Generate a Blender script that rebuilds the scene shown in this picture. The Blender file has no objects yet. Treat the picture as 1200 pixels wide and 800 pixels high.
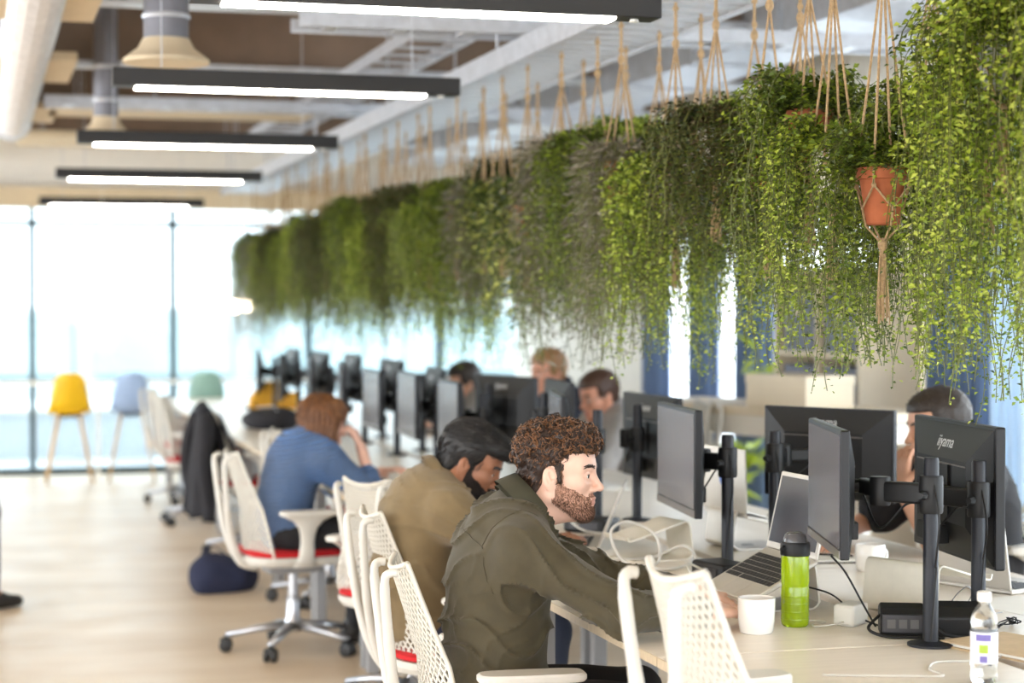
import bpy, bmesh, math, random
import numpy as np
from mathutils import Vector, Matrix, Euler
random.seed(7); RNG = np.random.default_rng(7)
SC = bpy.context.scene
COL = SC.collection
R = math.radians
PI = math.pi

# ------------------------------------------------------------------ camera
cam_d = bpy.data.cameras.new('camera'); cam = bpy.data.objects.new('camera', cam_d); COL.objects.link(cam)
cam.location = (0, 0, 1.55)
cam.rotation_euler = (R(90 - 1.0694), 0, R(-15.5477))
cam_d.sensor_width = 36.0; cam_d.lens = 36.0 * 2250 / 1200
cam_d.clip_start = 0.05; cam_d.clip_end = 200
cam_d.dof.use_dof = True; cam_d.dof.focus_distance = 4.85; cam_d.dof.aperture_fstop = 2.3
SC.camera = cam
# ------------------------------------------------------------------ world, light, exposure
SC.view_settings.view_transform = 'Standard'; SC.view_settings.look = 'None'
SC.view_settings.gamma = 1.0; SC.view_settings.use_curve_mapping = False
SC.view_settings.exposure = 1.72
world = bpy.data.worlds.new('overcast_sky'); SC.world = world; world.use_nodes = True
bg = world.node_tree.nodes['Background']
bg.inputs['Color'].default_value = (0.90, 0.955, 1.0, 1); bg.inputs['Strength'].default_value = 2.3
sun_d = bpy.data.lights.new('hazy_sun', 'SUN'); sun = bpy.data.objects.new('hazy_sun', sun_d); COL.objects.link(sun)
sun_d.energy = 2.4; sun_d.angle = R(25); sun_d.color = (1.0, 0.96, 0.88)
sun.rotation_euler = Vector((0.62, 0.72, -0.42)).to_track_quat('-Z', 'Y').to_euler()
try:
    SC.cycles.use_denoising = True
    SC.cycles.max_bounces = 8; SC.cycles.diffuse_bounces = 4; SC.cycles.glossy_bounces = 3
    SC.cycles.transmission_bounces = 6; SC.cycles.transparent_max_bounces = 12
    SC.cycles.sample_clamp_indirect = 6.0
    SC.cycles.caustics_reflective = False; SC.cycles.caustics_refractive = False
except Exception: pass

# ------------------------------------------------------------------ helpers
def srgb(r, g, b):
    f = lambda c: (c / 255 / 12.92) if c / 255 <= 0.04045 else ((c / 255 + 0.055) / 1.055) ** 2.4
    return (f(r), f(g), f(b), 1)
MATS = {}
def mat(name, rgb, rough=0.5, metal=0.0, var=0.06, scale=12.0, bump=0.0, bscale=80.0, stretch=(1, 1, 1), emit=0, spec=0.5, coat=0.0, rgb2=None, trans=0.0, alpha=1.0, sheen=0.0):
    """A procedural material: noise varies the colour between two tones, an optional fine noise gives relief."""
    if name in MATS: return MATS[name]
    m = bpy.data.materials.new(name); m.use_nodes = True; MATS[name] = m
    nt = m.node_tree; b = nt.nodes['Principled BSDF']
    c = srgb(*rgb); 
    if rgb2: c2 = srgb(*rgb2); c1 = c
    else:
        c1 = tuple(max(0, x * (1 - var)) for x in c[:3]) + (1,); c2 = tuple(min(1, x * (1 + var)) for x in c[:3]) + (1,)
    tc = nt.nodes.new('ShaderNodeTexCoord'); mp = nt.nodes.new('ShaderNodeMapping'); mp.inputs['Scale'].default_value = stretch
    nz = nt.nodes.new('ShaderNodeTexNoise'); nz.inputs['Scale'].default_value = scale; nz.inputs['Detail'].default_value = 4
    rp = nt.nodes.new('ShaderNodeValToRGB'); rp.color_ramp.elements[0].position = 0.32; rp.color_ramp.elements[1].position = 0.68
    rp.color_ramp.elements[0].color = c1; rp.color_ramp.elements[1].color = c2
    L = nt.links.new
    L(tc.outputs['Object'], mp.inputs['Vector']); L(mp.outputs['Vector'], nz.inputs['Vector']); L(nz.outputs['Fac'], rp.inputs['Fac'])
    L(rp.outputs['Color'], b.inputs['Base Color'])
    b.inputs['Roughness'].default_value = rough; b.inputs['Metallic'].default_value = metal
    b.inputs['Specular IOR Level'].default_value = spec; b.inputs['Coat Weight'].default_value = coat
    b.inputs['Transmission Weight'].default_value = trans; b.inputs['Alpha'].default_value = alpha
    if sheen: b.inputs['Sheen Weight'].default_value = sheen
    if bump:
        n2 = nt.nodes.new('ShaderNodeTexNoise'); n2.inputs['Scale'].default_value = bscale; n2.inputs['Detail'].default_value = 3
        L(mp.outputs['Vector'], n2.inputs['Vector'])
        bp = nt.nodes.new('ShaderNodeBump'); bp.inputs['Strength'].default_value = bump; bp.inputs['Distance'].default_value = 0.01
        L(n2.outputs['Fac'], bp.inputs['Height']); L(bp.outputs['Normal'], b.inputs['Normal'])
    if emit:
        b.inputs['Emission Color'].default_value = c; b.inputs['Emission Strength'].default_value = emit
    return m

class MB:
    def __init__(s): s.v = []; s.f = []; s.m = []; s.mi = 0
    def add(s, vs, fs):
        o = len(s.v); s.v.extend(tuple(map(float, v)) for v in vs)
        for f in fs: s.f.append(tuple(i + o for i in f)); s.m.append(s.mi)
        return s
    def box(s, c, d, rz=0, rot=None):
        M = rot if rot is not None else Matrix.Rotation(rz, 3, 'Z')
        vs = [Vector(c) + M @ Vector((x * d[0] / 2, y * d[1] / 2, z * d[2] / 2)) for x in (-1, 1) for y in (-1, 1) for z in (-1, 1)]
        return s.add(vs, [(0, 1, 3, 2), (4, 6, 7, 5), (0, 4, 5, 1), (2, 3, 7, 6), (0, 2, 6, 4), (1, 5, 7, 3)])
    def bb(s, x0, x1, y0, y1, z0, z1): return s.box(((x0+x1)/2, (y0+y1)/2, (z0+z1)/2), (x1-x0, y1-y0, z1-z0))
    def tube(s, pts, r, n=8, cap=True, flat=1.0, up=None):
        pts = [Vector(p) for p in pts]; k = len(pts)
        rs = r if hasattr(r, '__len__') else [r] * k
        vs = []; prev = None
        for i, p in enumerate(pts):
            t = (pts[min(i+1, k-1)] - pts[max(i-1, 0)]); t = t.normalized() if t.length > 1e-9 else Vector((0, 0, 1))
            if prev is None:
                a = Vector(up) if up else (Vector((0, 0, 1)) if abs(t.z) < 0.9 else Vector((1, 0, 0)))
            else: a = prev
            u = (a - t * a.dot(t)); u = u.normalized() if u.length > 1e-6 else t.orthogonal().normalized()
            prev = u; w = t.cross(u)
            for j in range(n):
                th = 2 * PI * j / n
                vs.append(p + (u * math.cos(th) * flat + w * math.sin(th)) * rs[i])
        fs = [(i*n+j, i*n+(j+1) % n, (i+1)*n+(j+1) % n, (i+1)*n+j) for i in range(k-1) for j in range(n)]
        if cap: fs += [tuple(range(n-1, -1, -1)), tuple(range((k-1)*n, k*n))]
        return s.add(vs, fs)
    def lathe(s, prof, n=20, c=(0, 0, 0), axis=None, cap=True):
        M = Vector((0, 0, 1)).rotation_difference(Vector(axis)).to_matrix() if axis is not None else Matrix.Identity(3)
        vs = [Vector(c) + M @ Vector((r * math.cos(2*PI*j/n), r * math.sin(2*PI*j/n), z)) for r, z in prof for j in range(n)]
        k = len(prof)
        fs = [(i*n+j, i*n+(j+1) % n, (i+1)*n+(j+1) % n, (i+1)*n+j) for i in range(k-1) for j in range(n)]
        if cap: fs += [tuple(range(n-1, -1, -1)), tuple(range((k-1)*n, k*n))]
        return s.add(vs, fs)
    def prism(s, poly, z0, z1, M=None):
        n = len(poly); M = M or Matrix.Identity(4)
        vs = [M @ Vector((x, y, z)) for z in (z0, z1) for x, y in poly]
        return s.add(vs, [tuple(range(n-1, -1, -1)), tuple(range(n, 2*n))] + [(i, (i+1) % n, n+(i+1) % n, n+i) for i in range(n)])
    def ball(s, c, r, n=10, m=6, sc=(1, 1, 1)):
        pr = [(max(1e-4, r*math.sin(PI*i/m)), -r*math.cos(PI*i/m)) for i in range(m+1)]
        o = len(s.v); s.lathe(pr, n, (0, 0, 0))
        s.v[o:] = [(c[0]+v[0]*sc[0], c[1]+v[1]*sc[1], c[2]+v[2]*sc[2]) for v in s.v[o:]]
        return s
    def sheet(s, rows, closed=False):
        nr = len(rows); nc = len(rows[0])
        return s.add([p for r in rows for p in r], [(i*nc+j, i*nc+j+1, (i+1)*nc+j+1, (i+1)*nc+j) for i in range(nr-1) for j in range(nc-1)])
    def mesh(s, name, mats, smooth=False):
        me = bpy.data.meshes.new(name); me.from_pydata(s.v, [], s.f)
        for m in (mats if isinstance(mats, (list, tuple)) else [mats]): me.materials.append(m)
        if any(s.m): me.polygons.foreach_set('material_index', s.m)
        if smooth: me.polygons.foreach_set('use_smooth', [True] * len(me.polygons))
        me.update(); return me
    def build(s, name, mats, parent=None, smooth=False, bevel=0, seg=2):
        o = bpy.data.objects.new(name, s.mesh(name, mats, smooth)); COL.objects.link(o)
        if parent: o.parent = parent
        if bevel:
            md = o.modifiers.new('bevel', 'BEVEL'); md.width = bevel; md.segments = seg; md.limit_method = 'ANGLE'; md.angle_limit = R(40)
        if smooth:
            pass
        return o

def smooth_by_angle(me, ang=35):
    """mark sharp edges above the angle, smooth faces"""
    me.polygons.foreach_set('use_smooth', [True] * len(me.polygons))
    bm = bmesh.new(); bm.from_mesh(me)
    for e in bm.edges:
        e.smooth = not (len(e.link_faces) == 2 and e.calc_face_angle(0) > R(ang))
    bm.to_mesh(me); bm.free()
def sbuild(mb, name, mats, parent=None, ang=35, bevel=0):
    o = mb.build(name, mats, parent, bevel=bevel); smooth_by_angle(o.data, ang); return o
def tag(o, label=None, cat=None, group=None, kind=None):
    if label: o['label'] = label
    if cat: o['category'] = cat
    if group: o['group'] = group
    if kind: o['kind'] = kind
    return o
def thing(name, label, cat, loc=(0, 0, 0), rz=0, group=None):
    o = bpy.data.objects.new(name, None); COL.objects.link(o); o.empty_display_size = 0.1
    o.location = loc; o.rotation_euler = (0, 0, rz); return tag(o, label, cat, group)
def struct(mb, name, m, parent=None, **k):
    o = mb.build(name, m, parent, **k)
    if parent is None: o['kind'] = 'structure'
    return o
KIDS = {}
def copy_tree(o, parent=None, label=None, loc=None, rz=None, group=None):
    c = o.copy(); COL.objects.link(c); c.parent = parent
    for ch in list(o.children): copy_tree(ch, c)
    if label: c['label'] = label
    if group: c['group'] = group
    if loc is not None: c.location = loc
    if rz is not None: c.rotation_euler = (0, 0, rz)
    return c
def arc(pts, n=8):
    """Catmull-Rom through points"""
    P = [Vector(p) for p in pts]; P = [P[0]*2-P[1]] + P + [P[-1]*2-P[-2]]; out = []
    for i in range(1, len(P)-2):
        for k in range(n):
            t = k / n; a, b, c, d = P[i-1], P[i], P[i+1], P[i+2]
            out.append(0.5*((2*b)+(c-a)*t+(2*a-5*b+4*c-d)*t*t+(3*b-a-3*c+d)*t**3))
    out.append(P[-2]); return out
ORD = ['first', 'second', 'third', 'fourth', 'fifth', 'sixth', 'seventh', 'eighth', 'ninth', 'tenth', 'eleventh', 'twelfth', 'thirteenth', 'fourteenth', 'fifteenth', 'sixteenth', 'seventeenth', 'eighteenth', 'nineteenth', 'twentieth']
for a in ('twenty', 'thirty', 'forty', 'fifty', 'sixty'):
    if a != 'twenty': ORD.append(a[:-1] + 'ieth')
    ORD += [a + '-' + w for w in ORD[:9]]

# ------------------------------------------------------------------ materials
M_WHITE = mat('white_plastic', (212, 210, 204), 0.38, var=0.02)
M_CREAM = mat('cream_desk_laminate', (232, 224, 212), 0.32, var=0.035, scale=5, stretch=(1, 9, 1), bump=0.02)
M_EDGE = mat('desk_edge_band', (196, 178, 150), 0.5, scale=30, stretch=(1, 8, 1), var=0.12)
M_BLACK = mat('black_plastic', (18, 18, 20), 0.48, var=0.1, spec=0.35)
M_POLE = mat('black_powder_coat', (26, 28, 36), 0.42, spec=0.35, var=0.06, bump=0.05, bscale=400)
M_STEEL = mat('galvanised_steel', (196, 199, 206), 0.4, 0.35, var=0.1, scale=18)
M_ALU = mat('polished_aluminium', (186, 188, 194), 0.28, 0.85, var=0.04)
M_ALU2 = mat('anodised_aluminium', (205, 200, 192), 0.42, 0.55, var=0.02)
M_RED = mat('red_fabric', (190, 22, 30), 0.85, var=0.1, scale=60, bump=0.2, bscale=300)
M_GREYLEG = mat('grey_painted_steel', (150, 150, 152), 0.45, 0.2, var=0.04)
M_DARKLAMP = mat('black_lamp_aluminium', (26, 25, 26), 0.5, 0.1, var=0.05)
M_LAMP = mat('lamp_diffuser', (255, 250, 238), 0.5, var=0, emit=9.0)
M_ROPE = mat('jute_rope', (176, 148, 112), 0.9, var=0.2, scale=120, bump=0.5, bscale=220)
M_CONC = mat('ceiling_concrete', (190, 174, 154), 0.85, var=0.14, scale=2.2, bump=0.15, bscale=20)
M_DECK = mat('ceiling_deck_board', (206, 188, 164), 0.8, var=0.12, scale=3, stretch=(1, 3, 1), bump=0.1, bscale=25)
M_BEAMB = mat('brown_beam_paint', (134, 114, 98), 0.7, var=0.12, scale=4)
M_PANEL = mat('beige_acoustic_panel', (214, 196, 166), 0.9, var=0.05, bump=0.15, bscale=120)
M_FRAME = mat('dark_window_frame', (66, 84, 92), 0.4, 0.2, var=0.05)
M_WALL = mat('white_wall_paint', (240, 236, 228), 0.75, var=0.02, bump=0.04)
M_BLUE = mat('blue_curtain_cloth', (108, 130, 168), 0.9, var=0.08, scale=30, stretch=(1, 1, 0.1), bump=0.15, bscale=200)
M_SHEER = mat('pale_sheer_cloth', (214, 228, 240), 0.85, var=0.03, scale=30, stretch=(1, 1, 0.1))
def backlit(m, f):
    nt = m.node_tree; b = nt.nodes['Principled BSDF']; out = [n for n in nt.nodes if n.type == 'OUTPUT_MATERIAL'][0]; rp = [n for n in nt.nodes if n.type == 'VALTORGB'][0]
    tr = nt.nodes.new('ShaderNodeBsdfTranslucent'); mx = nt.nodes.new('ShaderNodeMixShader'); mx.inputs[0].default_value = f
    nt.links.new(rp.outputs['Color'], tr.inputs['Color']); nt.links.new(b.outputs[0], mx.inputs[1]); nt.links.new(tr.outputs[0], mx.inputs[2]); nt.links.new(mx.outputs[0], out.inputs[0])
backlit(M_BLUE, .12); backlit(M_SHEER, .45)
M_LEATHER = mat('dark_cloth', (38, 38, 44), 0.9, var=0.15, bump=0.2, bscale=150)
M_WOOD = mat('pale_beech_wood', (206, 176, 136), 0.5, var=0.12, scale=6, stretch=(1, 1, 0.12), bump=0.05)

def glass_mat(name='window_glass', tint=(0.675, 0.725, 0.74, 1)):
    m = bpy.data.materials.new(name); m.use_nodes = True; nt = m.node_tree; nt.nodes.clear()
    o = nt.nodes.new('ShaderNodeOutputMaterial'); t = nt.nodes.new('ShaderNodeBsdfTransparent'); g = nt.nodes.new('ShaderNodeBsdfGlossy')
    g.inputs['Roughness'].default_value = 0.02; t.inputs['Color'].default_value = tint
    lw = nt.nodes.new('ShaderNodeLayerWeight'); lw.inputs['Blend'].default_value = 0.5
    pw = nt.nodes.new('ShaderNodeMath'); pw.operation = 'POWER'; pw.inputs[1].default_value = 5; nt.links.new(lw.outputs['Facing'], pw.inputs[0])
    fr = nt.nodes.new('ShaderNodeMath'); fr.operation = 'MULTIPLY_ADD'; fr.inputs[1].default_value = 0.6; fr.inputs[2].default_value = 0.03; nt.links.new(pw.outputs[0], fr.inputs[0]); mx = nt.nodes.new('ShaderNodeMixShader')
    nt.links.new(fr.outputs[0], mx.inputs[0]); nt.links.new(t.outputs[0], mx.inputs[1]); nt.links.new(g.outputs[0], mx.inputs[2]); nt.links.new(mx.outputs[0], o.inputs[0])
    return m
M_GLASS = glass_mat()
M_GLASS2 = glass_mat('clear_window_glass', (0.95, 0.97, 0.98, 1))

def floor_mat():
    m = mat('pale_screed_floor', (194, 172, 144), 0.34, var=0.0, scale=0.9, rgb2=(218, 202, 180), stretch=(0.7, 2.4, 1), bump=0.03, bscale=9)
    nt = m.node_tree; b = nt.nodes['Principled BSDF']
    n = nt.nodes.new('ShaderNodeTexNoise'); n.inputs['Scale'].default_value = 3.5; n.inputs['Detail'].default_value = 5
    tc = nt.nodes.new('ShaderNodeTexCoord'); nt.links.new(tc.outputs['Object'], n.inputs['Vector'])
    mr = nt.nodes.new('ShaderNodeMapRange'); mr.inputs['To Min'].default_value = 0.26; mr.inputs['To Max'].default_value = 0.5
    nt.links.new(n.outputs['Fac'], mr.inputs['Value']); nt.links.new(mr.outputs['Result'], b.inputs['Roughness'])
    return m

# ------------------------------------------------------------------ room shell
X0, X1, Y0, Y1, ZC = -6.0, 5.1, -5.0, 18.1, 3.35
struct(MB().bb(X0, X1 + .2, Y0, Y1 + .2, -0.2, 0), 'floor', floor_mat())
ceil = struct(MB().bb(X0, X1 + .2, Y0, Y1 + .2, ZC, ZC + .2), 'ceiling', M_CONC)
# deck boards across the ceiling, with grooves between them
bd = MB().bb(-2.6, 5.05, -0.17, 0.17, ZC - .03, ZC - .001).mesh('deck_board', M_DECK)
for i in range(44):
    o = bpy.data.objects.new('deck_board', bd); COL.objects.link(o); o.location = (0, 2.6 + i * .355, 0); o.parent = ceil
# far window wall: head, cill, mullions, panes
fw = struct(MB().bb(X0, X1, Y1 - .02, Y1 + .18, 2.45, ZC), 'wall_far', M_WALL)
sf = MB().bb(X0, X1, Y1 - .28, Y1 - .021, 2.44, 2.62)
sf.build('bulkhead', M_PANEL, fw)
win = thing('window_1', None, None); win['kind'] = 'structure'
xs = [0.48 + 1.275 * k for k in range(-5, 4)]
for x in xs:
    MB().bb(x - .026, x + .026, Y1 - .02, Y1 + .06, 0.0, 2.45).build('mullion', M_FRAME, win)
for a, b in zip([X0] + xs, xs + [X1]):
    MB().bb(a + .02, b - .02, Y1 - .012, Y1 + .05, 2.28, 2.325).build('transom', M_FRAME, win)
    MB().bb(a + .02, b - .02, Y1 - .012, Y1 + .05, 0.0, 0.06).build('bottom_rail', M_FRAME, win)
    MB().bb(a + .02, b - .02, Y1 + .015, Y1 + .027, 0.06, 2.28).build('pane', M_GLASS, win)
    MB().bb(a + .02, b - .02, Y1 + .015, Y1 + .027, 2.325, 2.45).build('pane', M_GLASS, win)
# window wall on the near left side and behind the photographer (daylight comes from there too)
wl = struct(MB().bb(X0 - .15, X0, Y0, Y1, 0, 0.25).bb(X0 - .15, X0, Y0, Y1, 2.9, ZC), 'wall_left', M_WALL)
for i in range(13): MB().bb(X0 - .1, X0 - .02, Y0 + .2 + i * 1.9 - .04, Y0 + .2 + i * 1.9 + .04, .25, 2.9).build('mullion', M_FRAME, wl)
wb = struct(MB().bb(X0, X1, Y0 - .15, Y0, 0, 0.25).bb(X0, X1, Y0 - .15, Y0, 2.95, ZC), 'wall_near', M_WALL)
for i in range(7): MB().bb(X0 + .1 + i * 1.8 - .04, X0 + .1 + i * 1.8 + .04, Y0 - .1, Y0 - .02, .25, 2.95).build('mullion', M_FRAME, wb)
# right wall: piers and full-height windows
wr = MB()
wr.bb(X1, X1 + .2, Y0, Y1, 2.62, ZC)
for a, b in ((14.35, 18.1), (9.62, 10.2), (4.6, 5.1), (-0.5, 0.0)): wr.bb(X1 - .02, X1 + .2, a, b, 0, 2.62)
wr = struct(wr, 'wall_right', M_WALL)
for k, (a, b) in enumerate(((10.2, 14.35), (5.1, 9.62), (0.0, 4.6), (-5, -0.5))):
    w = thing('window_%d' % (k + 2), None, None); w['kind'] = 'structure'
    n = 3
    for i in range(n):
        y0 = a + (b - a) * i / n; y1 = a + (b - a) * (i + 1) / n
        MB().bb(X1 + .05, X1 + .062, y0 + .04, y1 - .04, 0.06, 2.56).build('pane', M_GLASS2, w)
        MB().bb(X1 + .02, X1 + .1, y0, y0 + .05, 0, 2.62).build('mullion', M_WALL, w)
    MB().bb(X1 + .02, X1 + .1, a + .05, b, 2.56, 2.62).build('head_rail', M_WALL, w)
    MB().bb(X1 + .02, X1 + .1, a + .05, b, 0, 0.06).build('bottom_rail', M_WALL, w)

# ------------------------------------------------------------------ outside
M_PAVE = mat('terrace_paving', (214, 218, 222), 0.8, var=0.04)
M_FAC = mat('pale_cladding', (172, 180, 184), 0.7, var=0.04)
M_FGL = mat('facade_glass', (150, 166, 169), 0.2, var=0.1, scale=0.6)
M_TREE = mat('distant_leaves', (120, 150, 130), 0.9, var=0.2, scale=3)
struct(MB().bb(-40, 45, Y1 + .2, 60, -0.25, -0.05), 'ground', M_PAVE)
struct(MB().bb(X1 + .2, 45, -20, Y1 + .2, -0.25, -0.05), 'ground_side', M_PAVE)
par = thing('parapet', 'white balcony upstand along the terrace edge outside the far window', 'wall', (0, 20.6, 0))
MB().bb(-14, 14, 0, .12, -.05, .42).build('upstand', M_PAVE, par)
MB().bb(-14, 14, -.03, .15, .42, .47).build('coping', M_WALL, par)
def facade(name, label, x0, x1, y, z0, z1, bays, floors):
    t = thing(name, label, 'building', ((x0 + x1) / 2, y, -.05)); w = x1 - x0
    MB().bb(-w/2, w/2, 0.15, 8, z0, z1).build('wall', M_FAC, t)
    fh = (z1 - z0) / floors
    pm = MB().bb(0, w/bays*.86, 0, .1, 0, fh*.66).mesh('pane', M_FGL)
    for f in range(floors):
        MB().bb(-w/2, w/2, -.08, .149, z0 + f*fh, z0 + f*fh + fh*.2).build('floor_band', M_FAC, t)
        for i in range(bays):
            o = bpy.data.objects.new('pane', pm); COL.objects.link(o); o.parent = t; o.location = (-w/2 + w/bays*(i+.07), 0.02, z0 + f*fh + fh*.25)
    return t
facade('office_building', 'pale glazed office block across from the far window', -12, 10, 34, 0, 1.55, 8, 1)

# ------------------------------------------------------------------ ceiling services
# transverse steel beams
for i, y in enumerate((6.6, 9.0, 11.4, 13.8, 16.2)):
    t = thing('ceiling_beam', 'brown steel beam across the ceiling, %s from the camera' % ORD[i], 'beam', (0, y, 0), group='ceiling beams')
    sbuild(MB().bb(-2.6, 5.05, -.012, .012, 2.96, ZC - .031), 'web', M_BEAMB, t)
    MB().bb(-2.6, 5.05, -.09, .09, 2.93, 2.96).build('bottom_flange', M_STEEL, t)
    MB().bb(-2.6, 5.05, -.09, .09, ZC - .055, ZC - .031).build('top_flange', M_BEAMB, t)
# hanging acoustic panels
for i, (x, y, w, d) in enumerate(((-.25, 8.25, 1.5, .9), (-.25, 10.6, 1.5, 1.0), (1.3, 12.6, 1.7, .9), (-.2, 13.1, 1.4, .9), (1.2, 15.1, 1.8, .9))):
    t = thing('acoustic_panel', 'beige acoustic ceiling raft, %s from the camera' % ORD[i], 'ceiling panel', (x, y, 2.80), group='acoustic rafts')
    MB().bb(-w/2, w/2, -d/2, d/2, 0, .05).build('board', M_PANEL, t, bevel=.006)
    for sx in (-1, 1):
        for sy in (-1, 1): MB().tube([(sx*w*.4, sy*d*.4, .05), (sx*w*.4, sy*d*.4, ZC - 2.80 - .031)], .004, 6).build('hanger_wire', M_STEEL, t)
# round air drops with a wide collar
for i, (x, y, r) in enumerate(((.745, 7.93, .092), (.68, 10.72, .066))):
    t = thing('air_duct', ('grey round air duct dropping to a wide collar above the second lamp', 'slimmer grey round air duct dropping above the third lamp')[i], 'duct', (x, y, 2.48 if i else 2.535))
    sbuild(MB().lathe([(r, .05), (r, ZC - (2.48 if i else 2.535) - .032)], 24), 'pipe', mat('grey_duct_paint', (120, 120, 128), 0.45, 0.3, var=0.06), t)
    sbuild(MB().lathe([(r*1.9, 0), (r*1.9, .015), (r*1.25, .06), (r*1.02, .1)], 24), 'collar', M_PANEL, t)
    for k in (0.18, 0.36): sbuild(MB().lathe([(r+.004, .0), (r+.008, .01), (r+.004, .02)], 24, (0, 0, k), cap=False), 'joint_ring', M_STEEL, t)
# corrugated silver duct along the left
pts = [(.24, 6.4 + i * .06, 2.86) for i in range(128)]
rr = [.125 + .009 * (1 if i % 2 else -1) for i in range(128)]
t = thing('flexible_duct', 'silver corrugated flexible air duct running along the ceiling on the left', 'duct', (0, 0, 0))
MB().tube(pts, rr, 18).build('hose', mat('foil_duct', (232, 232, 236), 0.35, 0.3, var=0.08, scale=30), t)
for y in (7.4, 9.7, 12.1): MB().tube([(.24, y, 2.99), (.24, y, ZC - .031)], .005, 6).build('hanger_wire', M_STEEL, t)
sbuild(MB().lathe([(.14, 0), (.14, .10)], 20, (.24, 14.0, 2.86), axis=(0, 1, 0)), 'end_collar', M_STEEL, t)
t = thing('black_pipe', 'dark insulated pipe running beside the silver flexible duct', 'pipe')
MB().tube([(-.10, 5.5, 2.94), (-.10, 17.7, 2.94)], .11, 16).build('insulation', mat('dark_insulation', (60, 50, 48), 0.8), t, smooth=True)
for y in (7.8, 11.0, 14.2): MB().tube([(-.10, y, 3.05), (-.10, y, ZC - .031)], .006, 6).build('hanger_wire', M_STEEL, t)
# cable trays
def tray(name, label, x, y0, y1, z, w, cross=False, rung=.3):
    t = thing(name, label, 'cable tray', (0, 0, 0))
    B = (lambda a, b, c, d, e, f: MB().bb(c, d, a, b, e, f)) if cross else (lambda a, b, c, d, e, f: MB().bb(a, b, c, d, e, f))
    for s in (-1, 1): B(x + s*w/2 - .008, x + s*w/2 + .008, y0, y1, z, z + .06).build('side_rail', M_STEEL, t)
    n = int((y1 - y0) / rung)
    me = B(x - w/2 + .008, x + w/2 - .008, -.03, .03, z + .004, z + .016).mesh('rung', M_STEEL)
    for i in range(n):
        o = bpy.data.objects.new('rung', me); COL.objects.link(o); o.parent = t
        o.location = ((y0 + rung*(i+.5)), 0, 0) if cross else (0, y0 + rung*(i+.5), 0)
    for i in range(3):
        yy = y0 + (y1-y0)*(.15 + .35*i)
        p = (yy, x) if cross else (x, yy)
        MB().tube([(p[0], p[1], z + .015), (p[0], p[1], ZC - .031)], .005, 6).build('hanger_wire', M_STEEL, t)
    return t
tray('cable_tray', 'steel cable ladder running away above the lamps', 2.15, 8.0, 14.8, 2.82, .30)
tray('cable_tray', 'steel cable ladder crossing the ceiling behind the nearest lamp', 8.1, 1.3, 4.9, 2.72, .22, cross=True)
tray('cable_tray', 'steel cable ladder crossing the ceiling beyond the third lamp', 12.2, .4, 4.9, 2.78, .22, cross=True)
t = thing('ventilation_duct', 'square galvanised air duct running above the hanging plants', 'duct')
sbuild(MB().bb(3.7, 4.2, 3.5, 17.6, 2.85, 3.2), 'casing', M_STEEL, t)
for i in range(12): MB().bb(3.68, 4.22, 3.9 + i*1.15, 3.94 + i*1.15, 2.83, 3.22).build('flange', M_STEEL, t)

# perforated tray the plants hang from
TRZ = 2.56
t = thing('hanging_rail', 'wide perforated metal tray along the ceiling that the planters hang from', 'rail')
for x in (2.16, 2.54): MB().bb(x - .012, x + .012, 2.9, 17.7, TRZ, TRZ + .09).build('side_rail', M_STEEL, t)
me = MB().bb(2.172, 2.528, -.05, .05, TRZ + .01, TRZ + .022).mesh('cross_slat', M_STEEL)
for i in range(int(14.7 / .145)):
    o = bpy.data.objects.new('cross_slat', me); COL.objects.link(o); o.parent = t; o.location = (0, 2.98 + i*.145, 0)
for i in range(7):
    for x in (2.16, 2.54): MB().tube([(x, 3.4 + i*2.3, TRZ + .08), (x, 3.4 + i*2.3, ZC - .031)], .006, 6).build('hanger_rod', M_STEEL, t)

# ------------------------------------------------------------------ linear lamps
LY = (5.42, 7.6, 10.33, 13.2, 16.72)
for i, y in enumerate(LY):
    t = thing('linear_lamp', ['nearest black linear ceiling lamp, cut by the top of the picture', 'second black linear ceiling lamp from the camera', 'third black linear ceiling lamp from the camera', 'fourth black linear ceiling lamp from the camera', 'farthest black linear ceiling lamp, close to the window wall'][i], 'lamp', (1.195 + (.07 if i == 0 else 0), y, 2.40), group='row of linear lamps')
    MB().bb(-.69, .69, -.05, .05, 0, .07).build('housing', M_DARKLAMP, t, bevel=.003)
    MB().bb(-.60, .55, -.042, .042, -.008, .002).build('diffuser', M_LAMP, t, bevel=.002)
    sbuild(MB().lathe([(.016, -.006), (.013, -.008), (.013, .0), (.016, .002)], 16, (.62, 0, 0)), 'sensor', M_WHITE, t)
    for x in (-.5, .5): MB().tube([(x, 0, .07), (x, 0, ZC - 2.40 - .031)], .0025, 5).build('suspension_wire', M_STEEL, t)
# small pendant globes near the window
for i, (x, y, z) in enumerate(((1.01, 16.5, 1.56), (2.13, 16.5, 1.545), (2.24, 16.6, 1.55))):
    t = thing('pendant_lamp', ('glowing glass globe pendant between the yellow and blue stools', 'glowing glass globe pendant left of the hanging plants', 'glowing glass globe pendant touching the end of the hanging plants')[i], 'lamp', (x, y, z))
    MB().ball((0, 0, 0), .055, 16, 10).build('globe', mat('globe_glow', (255, 236, 205), 0.3, emit=8.0, var=0), t, smooth=True)
    MB().lathe([(.02, .05), (.024, .10), (.01, .115)], 14).build('cap', M_STEEL, t, smooth=True)
    MB().tube([(0, 0, .11), (0, 0, ZC - z - .031)], .003, 5).build('flex', M_WALL, t)
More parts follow.
